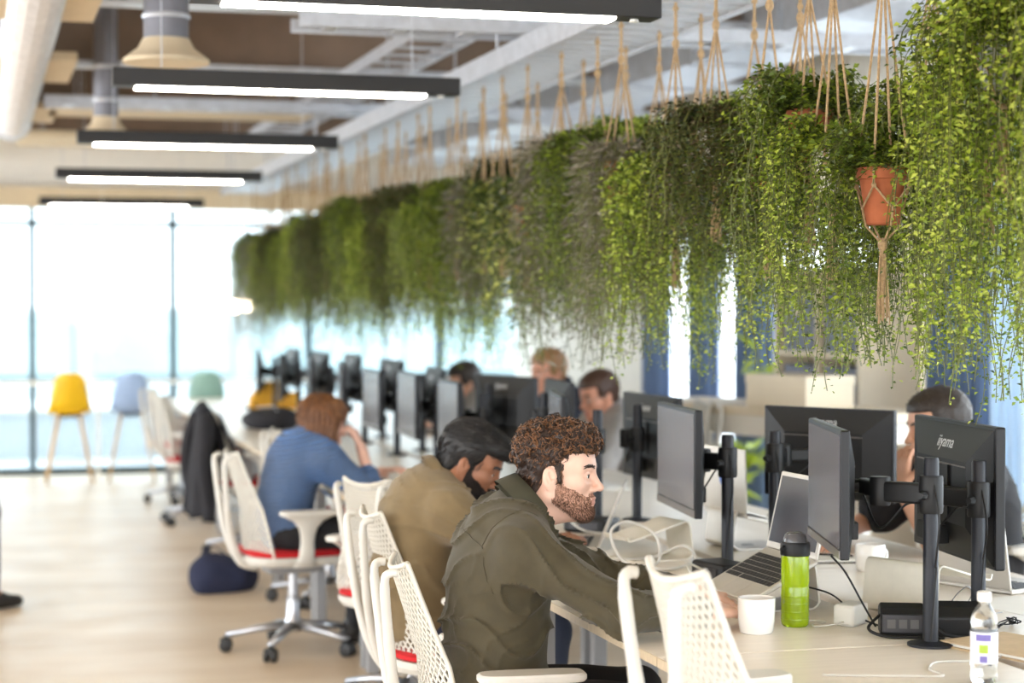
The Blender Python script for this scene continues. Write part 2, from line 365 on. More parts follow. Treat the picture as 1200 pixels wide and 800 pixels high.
# ------------------------------------------------------------------ benches of desks
DB = [4.17 + 1.28 * k for k in range(-2, 11)]        # joints between desks
def make_desk(side):
    x0, x1 = (1.51, 2.245) if side < 0 else (2.295, 3.03)
    t = thing('desk', 'desk', 'desk', (0, 0, 0))
    MB().bb(x0, x1, .003, 1.277, .715, .738).build('desktop', M_CREAM, t, bevel=.003)
    e = x0 - .001 if side < 0 else x1 + .001
    MB().bb(e - .0015, e + .0015, .003, 1.277, .7155, .7375).build('edge_band', M_EDGE, t)
    for y in (.06, 1.22):
        for x in (x0 + .09, x1 - .06): MB().bb(x - .025, x + .025, y - .025, y + .025, 0, .69).build('leg', M_GREYLEG, t, bevel=.004)
        MB().bb(x0 + .05, x1 - .03, y - .02, y + .02, .69, .715).build('cross_bar', M_GREYLEG, t)
    MB().bb((x0+x1)/2 - .02, (x0+x1)/2 + .02, .08, 1.2, .66, .69).build('beam', M_GREYLEG, t)
    MB().bb(x1 - .2 if side < 0 else x0 + .06, x1 - .06 if side < 0 else x0 + .2, .15, 1.13, .60, .658).build('cable_basket', M_STEEL, t)
    return t
for side in (-1, 1):
    proto = make_desk(side)
    for k in range(len(DB) - 1):
        lab = 'cream topped desk on the %s side of the bench, %s counting away from the camera' % ('near' if side < 0 else 'far', ORD[k])
        o = proto if k == 0 else copy_tree(proto)
        o.location = (0, DB[k], 0); o['label'] = lab; o['group'] = 'desks of the double bench'

# ------------------------------------------------------------------ monitors on poles
def text_mesh(s, size, m, ext=.0006):
    cu = bpy.data.curves.new('lettering', 'FONT'); cu.body = s; cu.size = size; cu.extrude = ext; cu.align_x = 'CENTER'; cu.align_y = 'CENTER'; cu.resolution_u = 3
    o = bpy.data.objects.new('tmp', cu); COL.objects.link(o)
    dg = bpy.context.evaluated_depsgraph_get(); me = bpy.data.meshes.new_from_object(o.evaluated_get(dg))
    bpy.data.objects.remove(o); me.materials.clear(); me.materials.append(m); me.name = 'lettering'; return me
M_SCREEN = mat('grey_screen_glass', (98, 95, 99), 0.22, var=0.03, scale=3)
M_BEZEL = mat('monitor_bezel', (22, 22, 26), 0.42, spec=0.35, var=0.05)
M_STRIP = mat('silver_bezel_strip', (124, 118, 114), 0.35, 0.4)
M_LOGO = mat('logo_grey', (205, 205, 208), 0.4, var=0)
LOGO = text_mesh('iiyama', .042, M_LOGO)
def frustum(mb, x0, w0, h0, x1, w1, h1, z):
    vs = [(x, sy*w/2, z + sz*h/2) for x, w, h in ((x0, w0, h0), (x1, w1, h1)) for sy, sz in ((-1, -1), (1, -1), (1, 1), (-1, 1))]
    mb.add(vs, [(3, 2, 1, 0), (4, 5, 6, 7)] + [(i, (i+1) % 4, 4+(i+1) % 4, 4+i) for i in range(4)])
def make_monitor():
    """origin at the screen centre; the screen looks along -x, the back is at +x"""
    t = thing('monitor', 'm', 'monitor'); W, H = .545, .325
    MB().bb(-.014, .010, -W/2, W/2, -H/2, H/2).build('casing', M_BEZEL, t, bevel=.004)
    MB().bb(-.0155, -.0138, -W/2 + .012, W/2 - .012, -H/2 + .028, H/2 - .012).build('screen', M_SCREEN, t)
    MB().bb(-.0165, -.0138, -W/2 + .004, W/2 - .004, -H/2 + .003, -H/2 + .024).build('chin_strip', M_STRIP, t)
    b = MB(); frustum(b, .010, W - .01, H - .01, .040, W*.60, H*.46, .0); bo = b.build('back_cover', M_BLACK, t, bevel=.005)
    lo = bpy.data.objects.new('lettering', LOGO); COL.objects.link(lo); lo.parent = bo
    sl = math.atan2(.030, (H - .01 - H*.46)/2)
    lo.location = (.0262 , 0, H*.345); lo.rotation_euler = (R(90) - sl, 0, R(90))
    MB().bb(.0395, .0415, -W*.3, W*.3, H*.19, H*.20).build('seam', M_STRIP, bo)
    for y in (-.05, .05):
        for z in (-.05, .05): sbuild(MB().lathe([(.006, 0), (.006, .004)], 10, (.0415, y, z), axis=(1, 0, 0)), 'screw', M_STEEL, bo)
    MB().bb(.041, .046, -.062, .062, -.062, .062).build('mount_plate', M_BLACK, t)
    MB().bb(.028, .060, -.11, .03, -H*.40, -H*.26).build('port_block', M_BLACK, t, bevel=.004)
    MB().tube([(.052, 0, 0), (.085, 0, 0)], .018, 12).build('tilt_hinge', M_BLACK, t)
    return t
mon0 = make_monitor()
def arm_pole(loc, label, pole_top, to, zarm):
    """clamp-on pole with an arm that reaches to the local point `to`"""
    t = thing('monitor_pole', label, 'monitor arm', loc, group='monitor poles on the bench')
    sbuild(MB().lathe([(.055, 0), (.055, .006), (.028, .012)], 24), 'foot', M_POLE, t)
    sbuild(MB().lathe([(.0185, .010), (.0185, pole_top - .006), (.016, pole_top)], 20), 'pole', M_POLE, t)
    sbuild(MB().lathe([(.027, zarm - .045), (.029, zarm - .04), (.029, zarm + .04), (.027, zarm + .045)], 18), 'clamp', M_BLACK, t)
    a = Vector((0, 0, zarm)); b = Vector(to); b.z = zarm
    d = (b - a); mid = a + d * .5 + Vector((-d.y, d.x, 0)).normalized() * min(.05, d.length*.25)
    el = MB()
    M = Matrix.Rotation(math.atan2((mid-a).y, (mid-a).x), 3, 'Z'); el.box((a+mid)/2, ((mid-a).length, .034, .05), rot=M)
    el.build('arm', M_BLACK, t, bevel=.006)
    M = Matrix.Rotation(math.atan2((b-mid).y, (b-mid).x), 3, 'Z')
    MB().box((mid+b)/2, ((b-mid).length, .028, .04), rot=M).build('arm', M_BLACK, t, bevel=.006)
    sbuild(MB().lathe([(.024, zarm - .035), (.026, zarm - .03), (.026, zarm + .03), (.024, zarm + .035)], 16, (mid.x, mid.y, 0)), 'elbow_joint', M_BLACK, t)
    sbuild(MB().lathe([(.008, -.008), (.012, 0), (.008, .02)], 8, (-.03, -.02, zarm), axis=(-1, -.7, 0)), 'clamp_knob', M_BLACK, t)
    c = arc([(-.005, -.024, zarm + .03), (-.01, -.06, zarm - .06), (-.004, -.032, zarm*.55), (.0, -.028, .18), (-.02, -.04, .02)], 8)
    MB().tube(c, .0028, 6).build('cable', M_BLACK, t)
    if zarm > .3:
        c = arc([b + Vector((0, 0, -.02)), mid + Vector((0, 0, -.09)), (mid+a)/2 + Vector((0, 0, -.03)), a + Vector((-.03, 0, -.02))], 8)
        MB().tube(c, .003, 6).build('cable', M_BLACK, t)
    return t
MSC = {'grey monitor seen edge-on behind the green bottle': .95, 'black monitor back with iiyama lettering at the right': 1.12, 'wide black monitor back beside the laptop with the blue sticker': .9}
def monitor(px, py, cz, ang, label, first=[True]):
    o = mon0 if first[0] else copy_tree(mon0); first[0] = False
    o.location = (px, py, cz); o.rotation_euler = (0, 0, ang); o['label'] = label; o['group'] = 'monitors on the bench'; o.scale = (MSC.get(label, 1.0),)*3
    return o
def station(side, polexy, mxy, cz, ang, ptop, plabel, mlabel):
    """pole standing on the desk, monitor on its arm; ang turns the monitor, whose screen looks along -x"""
    monitor(mxy[0], mxy[1], cz, ang, mlabel)
    h = Vector((.085*math.cos(ang), .085*math.sin(ang), 0))
    to = Vector((mxy[0], mxy[1], 0)) + h - Vector((polexy[0], polexy[1], 0))
    arm_pole((polexy[0], polexy[1], .738), plabel, ptop, to, cz - .738)
A = lambda d: R(d)
# near row (screens towards the camera side)
station(-1, (2.19, 4.14), (2.05, 4.41), 1.10, A(-16), .45, 'black pole with clamp arm in front, standing beside the black dock', 'grey monitor seen edge-on behind the green bottle')
station(-1, (2.19, 5.43), (2.11, 5.63), 1.075, A(-8), .42, 'black pole right of the grey screen beyond the bearded man', 'grey screen facing the bearded man, above the white laptop stand')
station(-1, (2.19, 6.70), (2.13, 7.0), 1.055, A(-12), .43, 'black pole between the bearded man and the man in glasses', 'grey screen behind the curly hair of the bearded man')
for k, (py, y, an) in enumerate(((8.35, 8.57, -4), (9.26, 9.45, -3), (10.2, 10.36, -2), (11.1, 11.3, -8), (12.2, 12.4, -8), (13.5, 13.7, -8), (14.65, 14.85, -8))):
    station(-1, (2.19, py), (2.09, y), 1.045 + .01*math.sin(k*2.1), A(an), .42, '%s black monitor pole of the near row' % ORD[k + 3], '%s monitor of the near row, screen towards the aisle' % ORD[k + 3])
# far row (backs towards the camera)
station(1, (2.44, 4.36), (2.53, 4.64), 1.06, A(180 - 8), .42, 'black pole at the right in front of the lettered monitor back', 'black monitor back with iiyama lettering at the right')
station(1, (2.40, 5.56), (2.64, 5.68), 1.075, A(180 + 32), .42, 'black pole in front of the wide black monitor back', 'wide black monitor back beside the laptop with the blue sticker')
station(1, (2.40, 6.86), (2.50, 6.98), 1.045, A(180 + 3), .44, 'black pole in front of the monitor back beside the man in glasses', 'black monitor back between the man in glasses and the grey screen')
for k, (py, y, an) in enumerate(((8.1, 8.2, -5), (9.05, 9.1, 17), (10.5, 10.6, -4), (11.6, 11.8, 2), (12.9, 13.1, 0), (14.2, 14.4, 2), (15.5, 15.7, 0))):
    station(1, (2.40, py), (2.50, y), 1.045 + .01*math.cos(k*1.7), A(180 + an), .43, '%s black monitor pole of the far row' % ORD[k + 3], '%s monitor of the far row, black back towards the aisle' % ORD[k + 3])

# ------------------------------------------------------------------ office chairs with a stretched web back
M_WEB = mat('white_elastomer_web', (214, 211, 202), 0.5, var=0.02)
M_CASTER = mat('black_caster', (28, 28, 30), 0.5)
def web_pt(u, v):
    """u -1..1 across, v 0..1 from the seat to the top"""
    w = np.interp(v, [0, .12, .3, .55, .8, 1], [.215, .235, .215, .165, .125, .108])
    x = np.interp(v, [0, .1, .28, .5, .75, 1], [-.205, -.222, -.228, -.235, -.268, -.305])
    z = .425 + .46 * v
    x = x + .075 * u * u * (1 - .65 * v)
    z = z + .018 * (u * u) * max(0, (v - .7) / .3) * 1.2 - .012 * (1 - u * u) * (1 - v) * .5
    return Vector((x, w * u, z))
def make_chair():
    t = thing('office_chair', 'c', 'chair')
    for k in range(5):
        a = 2 * PI * k / 5 + .35; d = Vector((math.cos(a), math.sin(a), 0))
        lg = MB().tube([d*.02 + Vector((0, 0, .118)), d*.16 + Vector((0, 0, .102)), d*.30 + Vector((0, 0, .075))], [.03, .024, .017], 8, flat=.75).build('base_leg', M_ALU, t, smooth=True)
        p = d * .30; q = Vector((-d.y, d.x, 0))
        c = MB()
        for s in (-1, 1): c.lathe([(.024, -.010), (.030, -.008), (.030, .008), (.024, .010)], 14, p + q*s*.017 + Vector((0, 0, .030)), axis=q)
        c.tube([p + Vector((0, 0, .03)), p + Vector((0, 0, .075))], .008, 6); c.box(p + Vector((0, 0, .05)), (.05, .03, .02), rz=a)
        sbuild(c, 'caster', M_CASTER, t)
    sbuild(MB().lathe([(.036, .09), (.04, .10), (.04, .135), (.030, .15), (.030, .24), (.022, .245), (.022, .375)], 18), 'gas_column', M_ALU, t)
    MB().bb(-.13, .12, -.075, .075, .355, .405).build('mechanism', M_GREYLEG, t, bevel=.012)
    # seat pan and cushion
    def sq(x, y, n=28, p=3.2):
        out = []
        for i in range(n):
            th = 2*PI*i/n; c, s = math.cos(th), math.sin(th)
            out.append((x*abs(c)**(2/p)*(1 if c > 0 else -1), y*abs(s)**(2/p)*(1 if s > 0 else -1)))
        return out
    def loft(rings):
        b = MB(); n = len(rings[0][0])
        b.add([(x, y, z) for r, z in rings for x, y in r], [(i*n+j, i*n+(j+1) % n, (i+1)*n+(j+1) % n, (i+1)*n+j) for i in range(len(rings)-1) for j in range(n)] + [tuple(range(n-1, -1, -1)), tuple(range((len(rings)-1)*n, len(rings)*n))]); return b
    loft([(sq(.19, .19), .40), (sq(.225, .235), .408), (sq(.235, .250), .425), (sq(.238, .255), .447)]).build('seat_pan', M_WHITE, t, smooth=False)
    sbuild(loft([(sq(.225, .236), .4475), (sq(.234, .250), .452), (sq(.232, .248), .464), (sq(.215, .23), .474), (sq(.16, .17), .477)]), 'seat_cushion', M_RED, t, 50)
    # web: two families of crossing ribbons
    b = MB(); NS = 17; NV = 44
    def ribbon(path, w, th):
        vs = []
        for i, (u, v) in enumerate(path):
            p = web_pt(u, v); a = path[max(0, i-1)]; c = path[min(len(path)-1, i+1)]
            tt = (web_pt(*c) - web_pt(*a)).normalized()
            nn = (web_pt(min(1, u+.01), v) - web_pt(u-.01, v)).cross(web_pt(u, min(1, v+.01)) - web_pt(u, max(0, v-.01))).normalized()
            s = tt.cross(nn).normalized()
            vs += [p + s*w - nn*th, p + s*w + nn*th, p - s*w + nn*th, p - s*w - nn*th]
        k = len(path)
        b.add(vs, [(4*i+j, 4*i+(j+1) % 4, 4*i+4+(j+1) % 4, 4*i+4+j) for i in range(k-1) for j in range(4)])
    for sgn in (-1, 1):
        for i in range(-NS, NS + 1):
            path = []
            for j in range(61):
                v = j / 60; u = (i / NS * 2.0 + sgn * (v * 1.9 - .95))
                if -1 <= u <= 1: path.append((u, v))
            if len(path) > 2: ribbon(path, .0027, .0018)
    web = b.build('web_back', M_WEB, t)
    rim = MB()
    rim.tube([web_pt(-1, v/20) for v in range(21)], .0065, 8); rim.tube([web_pt(1, v/20) for v in range(21)], .0065, 8)
    rim.tube([web_pt(u/8, 1) for u in range(-8, 9)], .0075, 8)
    rim.build('rim', M_WEB, web, smooth=True)
    # Y tower behind the web
    yt = MB()
    for s in (-1, 1):
        yt.tube(arc([(-.17, 0, .385), (-.245, s*.028, .42), (-.300, s*.055, .56), (-.325, s*.082, .74), (-.335, s*.100, .862), (-.322, s*.108, .884), (-.305, s*.108, .884)], 5), [.020]*5 + [.0165]*5 + [.0145]*5 + [.013]*5 + [.011]*11, 10)
    yt.build('tower', M_WHITE, t, smooth=True)
    lf = MB().tube(arc([web_pt(-1, 0), web_pt(-.7, 0) + Vector((-.006, 0, -.008)), web_pt(-.35, 0) + Vector((-.008, 0, -.012)), web_pt(0, 0) + Vector((-.008, 0, -.014)), web_pt(.35, 0) + Vector((-.008, 0, -.012)), web_pt(.7, 0) + Vector((-.006, 0, -.008)), web_pt(1, 0)], 5), .0115, 8)
    lf.build('lumbar_frame', M_WHITE, t, smooth=True)
    for s in (-1, 1):
        ar = MB(); n = 9; rows = []
        for i in range(n):
            q = i / (n-1); z = .405 + .235*q
            hx = np.interp(q, [0, .15, .55, .8, .93, 1], [.05, .036, .03, .045, .085, .125]); hy = np.interp(q, [0, .6, .9, 1], [.016, .013, .022, .035])
            cy = s * np.interp(q, [0, .15, 1], [.245, .275, .285]); cx = -.015 + .01*q
            rows.append([(cx + hx*math.cos(2*PI*k/16), cy + hy*math.sin(2*PI*k/16), z) for k in range(16)])
        for i in range(n-1):
            pass
        ar.add([p for r in rows for p in r], [(i*16+j, i*16+(j+1) % 16, (i+1)*16+(j+1) % 16, (i+1)*16+j) for i in range(n-1) for j in range(16)] + [tuple(range(15, -1, -1))])
        ao = ar.build('armrest', M_WHITE, t, smooth=True)
        pad = MB(); pl = [(x, y + s*.285) for x, y in sq(.135, .045, 24, 4)]
        o = len(pad.v)
        pad.add([(x, y, z) for z, sc in ((.636, .96), (.642, 1), (.652, 1), (.658, .95)) for x, y in [((px-.0)*sc, s*.285 + (py - s*.285)*sc) for px, py in pl]],
                [(i*24+j, i*24+(j+1) % 24, (i+1)*24+(j+1) % 24, (i+1)*24+j) for i in range(3) for j in range(24)] + [tuple(range(23, -1, -1)), tuple(range(72, 96))])
        pad.build('pad', M_WHITE, ao)
    return t
chair0 = make_chair()
CH = [(1.58, 3.50, 8, .12, 'white web-backed office chair in front of the white mug, closest to the camera'),
      (1.315, 4.76, -4, .0, 'white web-backed office chair behind the man in the dark olive shirt'),
      (1.475, 5.97, 4, .0, 'white web-backed office chair behind the man in the tan sweater'),
      (1.60, 7.20, 42, .0, 'empty white office chair between the tan sweater and the blue jumper'),
      (1.36, 8.56, 6, .0, 'white office chair with red cushion under the woman in the blue jumper'),
      (1.77, 9.95, 0, .0, 'white office chair pushed under the desk beyond the woman'),
      (1.66, 11.95, 6, .0, 'white office chair with a black coat over its back'),
      (1.54, 13.8, -20, .0, 'white office chair beyond the black coat, second from the window end'),
      (1.58, 15.3, 12, .0, 'white office chair nearest to the window end')]
for i, (x, y, a, dz, lab) in enumerate(CH):
    o = chair0 if i == 0 else copy_tree(chair0)
    o.location = (x, y, 0); o.rotation_euler = (0, 0, R(a)); o['label'] = lab; o['group'] = 'white office chairs along the aisle'
    o.scale = (1.05, 1.05, 1.16) if dz else (1, 1, 1)
for i, (x, y, a) in enumerate(((3.36, 5.9, 182), (3.36, 9.4, 178), (3.36, 10.45, 180), (3.36, 12.1, 175))):
    copy_tree(chair0, None, 'white office chair on the far side under the %s' % ('man in the black t-shirt', 'man in glasses', 'fair-haired man', 'dark-haired person behind the monitors')[i], (x, y, 0), R(a), 'white office chairs on the far side')

# coat over the chair back
t = thing('black_coat', 'black coat draped over the back of an office chair', 'coat', (1.66, 11.95, 0), R(6))
def drape(s, top, bot, wt, wb, x0, x1, ph):
    rows = []
    for i in range(15):
        q = i/14; z = top + (bot-top)*q; w = wt + (wb-wt)*q**.7; row = []
        for j in range(25):
            u = -1 + j/12; f = math.sin(u*9 + ph + q*1.5)*.018*q + math.sin(u*17+ph)*.008*q
            row.append((x0 + (x1-x0)*q + f - .06*(1-u*u)*.5 + .05*u*u, w*u, z - .03*u*u*(1-q) + .02*q*math.sin(u*5+ph)))
        rows.append(row)
    return rows
cb = MB().sheet(drape(1, .915, .27, .12, .27, -.335, -.40, .3)); co = cb.build('back_panel', M_LEATHER, t, smooth=True); md = co.modifiers.new('t', 'SOLIDIFY'); md.thickness = .02
cf = MB().sheet(drape(1, .915, .55, .12, .22, -.30, -.19, 1.3)); co = cf.build('front_panel', M_LEATHER, t, smooth=True); md = co.modifiers.new('t', 'SOLIDIFY'); md.thickness = .02
MB().tube([(-.33, -.11, .90), (-.33, 0, .93), (-.33, .11, .90)], .035, 10).build('collar', M_LEATHER, t, smooth=True)
for s in (-1, 1):
    MB().tube(arc([(-.33, s*.13, .87), (-.36, s*.23, .72), (-.37, s*.25, .55), (-.34, s*.24, .35), (-.35, s*.25, .24)], 5), [.05]*6+[.048]*10+[.042]*5, 10).build('sleeve', M_LEATHER, t, smooth=True)

# ------------------------------------------------------------------ stools at the window
M_YEL = mat('yellow_shell', (240, 192, 20), 0.45, var=0.02); M_LBL = mat('pale_blue_shell', (160, 186, 226), 0.45, var=0.02); M_SAGE = mat('sage_shell', (132, 168, 158), 0.45, var=0.02)
def stool(loc, rz, m, label):
    t = thing('shell_stool', label, 'stool', loc, rz, 'moulded shell stools at the window')
    rows = []
    prof = [(.20, .0, .615, .17), (.19, .0, .60, .185), (.10, 0, .585, .19), (0, 0, .585, .185), (-.10, 0, .60, .185), (-.16, 0, .645, .18), (-.185, 0, .72, .168), (-.20, 0, .82, .150), (-.212, 0, .90, .128), (-.218, 0, .945, .10), (-.22, 0, .965, .055)]
    for x, _, z, w in prof:
        rows.append([(x + .045*(u*u)*(1 if z > .66 else 0), w*u, z + (.035*u*u if z < .66 else 0)) for u in [k/6 - 1 for k in range(13)]])
    sh = MB().sheet(rows).build('shell', m, t, smooth=True); md = sh.modifiers.new('t', 'SOLIDIFY'); md.thickness = .012; md.offset = 0
    for sx in (-1, 1):
        for sy in (-1, 1):
            MB().tube([(sx*.10, sy*.09, .592), (sx*.19, sy*.20, 0)], [.016, .011], 10).build('leg', M_WOOD, t, smooth=True)
    MB().tube([(.168, -.175, .17), (.168, .175, .17)], .006, 6).build('foot_rail', M_STEEL, t); MB().tube([(-.168, -.175, .17), (-.168, .175, .17)], .006, 6).build('foot_rail', M_STEEL, t)
    MB().bb(-.11, .11, -.10, .10, .575, .588).build('seat_mount', M_BLACK, t)
    return t
stool((.77, 17.3, 0), R(90), M_YEL, 'bright yellow shell stool with pale wooden legs by the window')
stool((1.31, 17.3, 0), R(86), M_LBL, 'pale blue shell stool with wooden legs by the window')
stool((1.98, 17.3, 0), R(80), M_SAGE, 'sage green shell stool with wooden legs, half hidden by the coat')
t = thing('window_counter', 'thin white counter running along the far window behind the stools', 'counter', (0, 17.8, 0))
MB().bb(-4, 4.6, -.14, .14, .84, .865).build('top', M_WALL, t, bevel=.004)
for x in (-3.9, -2.6, -1.3, 0.02, 1.05, 2.6, 4.4): MB().tube([(x, 0, 0), (x, 0, .84)], .014, 8).build('leg', M_WALL, t)
# ------------------------------------------------------------------ hanging planters
def leafmat(name, rgb, rgb2):
    m = mat(name, rgb, 0.42, rgb2=rgb2, scale=9, spec=0.4)
    nt = m.node_tree; b = nt.nodes['Principled BSDF']; out = [n for n in nt.nodes if n.type == 'OUTPUT_MATERIAL'][0]
    tr = nt.nodes.new('ShaderNodeBsdfTranslucent'); mx = nt.nodes.new('ShaderNodeMixShader'); mx.inputs[0].default_value = 0.28
    rp = [n for n in nt.nodes if n.type == 'VALTORGB'][0]
    nt.links.new(rp.outputs['Color'], tr.inputs['Color']); nt.links.new(b.outputs[0], mx.inputs[1]); nt.links.new(tr.outputs[0], mx.inputs[2]); nt.links.new(mx.outputs[0], out.inputs[0])
    return m
LM = {'bright': [leafmat('leaf_lime', (172, 188, 58), (208, 218, 108)), leafmat('leaf_green', (114, 138, 34), (150, 168, 58)), leafmat('leaf_deep', (56, 74, 24), (80, 100, 32))],
      'mid': [leafmat('leaf_grass', (130, 150, 42), (164, 178, 66)), leafmat('leaf_moss', (80, 100, 30), (106, 124, 40)), leafmat('leaf_dark_green', (48, 60, 22), (68, 82, 30))],  # three greens of the plant itself, mixed leaf by leaf
      'dark': [leafmat('leaf_bottle', (52, 66, 26), (74, 88, 34)), leafmat('leaf_brown', (58, 50, 28), (82, 70, 38)), leafmat('leaf_ivy', (34, 46, 22), (50, 62, 28))],
      'broad': [leafmat('leaf_variegated', (150, 158, 70), (186, 188, 104)), leafmat('leaf_ivy2', (58, 76, 30), (82, 100, 40)), leafmat('leaf_ivy3', (38, 52, 22), (56, 70, 28))],
      'moss': [leafmat('air_plant_grey', (146, 140, 124), (172, 164, 148)), leafmat('air_plant_mid', (112, 106, 92), (138, 130, 114)), leafmat('air_plant_dark', (92, 88, 74), (112, 106, 92))]}  # three greys of the plant itself, mixed strand by strand
M_STEM = mat('vine_stem', (92, 96, 44), 0.7)
def foliage(kind, seed, nv, lmin, lmax, leaf, gap=None, spread=.13, dens=1.0, mound=1.0):
    rg = random.Random(seed); b = MB(); V = b.v; F = b.f; MI = b.m
    def leafq(p, d, n, L, W, mi):
        s = d.cross(n); s = s.normalized() if s.length > 1e-5 else Vector((1, 0, 0))
        o = len(V); mid = p + d*(L*.5) 
        V.extend([tuple(p), tuple(mid + s*W + n*W*.35), tuple(p + d*L - n*L*.12), tuple(mid - s*W + n*W*.35)])
        F.append((o, o+1, o+2)); F.append((o, o+2, o+3)); MI.extend((mi, mi))
    def stem(pts, r):
        o = len(V); k = len(pts)
        for p in pts:
            V.extend([(p.x + r, p.y, p.z), (p.x - r*.5, p.y + r*.86, p.z), (p.x - r*.5, p.y - r*.86, p.z)])
        for i in range(k-1):
            for j in range(3): F.append((o+3*i+j, o+3*i+(j+1) % 3, o+3*i+3+(j+1) % 3, o+3*i+3+j)); MI.append(3)
    for v in range(nv):
        a = rg.uniform(0, 2*PI)
        if gap:
            while abs((a - gap[0] + PI) % (2*PI) - PI) < gap[1]: a = rg.uniform(0, 2*PI)
        out = Vector((math.cos(a), math.sin(a), 0)); L = lmin + (lmax-lmin)*rg.random()**1.15
        r0 = rg.uniform(.02, .07); rise = rg.uniform(.03, .12)*mound; ro = rg.uniform(.06, spread + .03)
        P = [out*r0, out*(r0+ro*.5) + Vector((0, 0, rise)), out*(r0+ro) + Vector((0, 0, rise*.5 - .03))]
        z = P[-1].z; wob = rg.uniform(0, 9); drift = Vector((rg.uniform(-.05, .05), rg.uniform(-.05, .05), 0))
        n = max(3, int(L/.055)); base = P[-1].copy()
        for i in range(1, n+1):
            q = i/n
            P.append(base + drift*q + Vector((math.sin(wob + i*.9)*.014, math.cos(wob*1.3 + i*.8)*.014, -L*q)))
        P = arc(P, 2); stem(P, .0014)
        col0 = rg.random(); step = leaf*.62/dens; acc = 0; side = 1
        for i in range(1, len(P)):
            seg = P[i]-P[i-1]; sl = seg.length; t = seg.normalized() if sl > 1e-6 else Vector((0, 0, -1)); acc += sl
            while acc > step:
                acc -= step; side = -side; f = i/len(P)
                th = rg.uniform(0, 2*PI); rad = Vector((math.cos(th), math.sin(th), rg.uniform(-.1, .5)))
                d = (rad + t*rg.uniform(.1, .9)).normalized(); nn = (Vector((rg.gauss(0, .5), rg.gauss(0, .5), 1)) + out*.8); nn = (nn - d*nn.dot(d)).normalized()
                sz = leaf*rg.uniform(.6, 1.2)*(1 - .35*f)
                x = rg.random()*.65 + col0*.3 - .12*f
                mi = 0 if x < .30 else (1 if x < .62 else 2)
                leafq(P[i-1] + seg*rg.random() + rad*rg.uniform(0, leaf*.9), d, nn, sz, sz*(.36 if kind != 'moss' else .09), mi)
                if kind != 'moss' and rg.random() < .5:
                    th += rg.uniform(1.5, 4); d2 = (Vector((math.cos(th), math.sin(th), .2)) + t*.5).normalized(); n2 = Vector((rg.gauss(0, .5), rg.gauss(0, .5), 1)) + out*.6; n2 = (n2 - d2*n2.dot(d2)).normalized()
                    leafq(P[i-1] + seg*rg.random(), d2, n2, sz*.85, sz*.32, mi)
    # crown on top of the pot
    for v in range(int(nv*2.2*mound)):
        a = rg.uniform(0, 2*PI); el = rg.uniform(.2, 1.4); d = Vector((math.cos(a)*math.cos(el), math.sin(a)*math.cos(el), math.sin(el)))
        L = rg.uniform(.06, .16)*mound; o = Vector((rg.uniform(-.06, .06), rg.uniform(-.06, .06), 0)); pts = [o + d*L*q + Vector((0, 0, -.10*L*q*q*6)) for q in (0, .33, .66, 1)]; stem(pts, .0012)
        for i in range(int(L/leaf*2.4*dens)):
            q = rg.random(); p = o + d*L*q + Vector((0, 0, -.6*L*q*q)); th = rg.uniform(0, 2*PI)
            dd = (Vector((math.cos(th), math.sin(th), rg.uniform(-.3, .7)))).normalized(); nn = Vector((rg.gauss(0, .4), rg.gauss(0, .4), 1)); nn = (nn - dd*nn.dot(dd)).normalized()
            sz = leaf*rg.uniform(.6, 1.15); x = rg.random(); leafq(p, dd, nn, sz, sz*(.30 if kind != 'moss' else .06), 1 if x < .45 else (2 if x < .8 else 0))
    return b.mesh('foliage', LM[kind] + [M_STEM])
TOCAM = math.atan2(-4.4, -2.25)
FV = {}
for i in range(3): FV['bright', i] = foliage('bright', 11+i, 160, .12, .74, .0215, dens=1.0, spread=.15)
for i in range(2): FV['mid', i] = foliage('mid', 31+i, 140, .12, .72, .024, dens=.95, spread=.15)
for i in range(2): FV['dark', i] = foliage('dark', 51+i, 140, .12, .66, .024, dens=.95, spread=.15)
for i in range(1): FV['broad', i] = foliage('broad', 71+i, 80, .15, .62, .042, dens=.8, spread=.15)
for i in range(1): FV['moss', i] = foliage('moss', 91+i, 150, .3, .80, .06, dens=1.2, spread=.08, mound=.6)
FV['long', 0] = foliage('bright', 131, 75, .25, .88, .021, gap=(TOCAM, .25), dens=1.0)
FV['pot_bright', 0] = foliage('bright', 111, 110, .12, .74, .024, gap=(TOCAM, .85), dens=1.0)
FV['pot_bright', 1] = foliage('mid', 112, 100, .12, .62, .023, gap=(TOCAM, .85), dens=1.0)
M_TERRA = mat('terracotta', (176, 98, 62), 0.8, var=0.14, scale=14, bump=0.1)
M_POTW = mat('chalk_white_pot', (206, 200, 190), 0.7, var=0.08, scale=14); M_POTG = mat('grey_zinc_pot', (140, 138, 136), 0.5, 0.3, var=0.1)
POT = {}
for nm, m, r0, r1, h in (('terra', M_TERRA, .042, .062, .145), ('white', M_POTW, .045, .055, .115), ('grey', M_POTG, .05, .062, .12)):
    pb = MB().lathe([(r0*.9, 0), (r0, .004), (r1*.93, h*.78), (r1*.94, h*.79), (r1*1.06, h*.80), (r1*1.06, h), (r1*.96, h), (r1*.9, h*.86), (.001, h*.84)], 26, (0, 0, -h))
    me = pb.mesh('pot', m); smooth_by_angle(me, 35); POT[nm] = (me, r1, h)
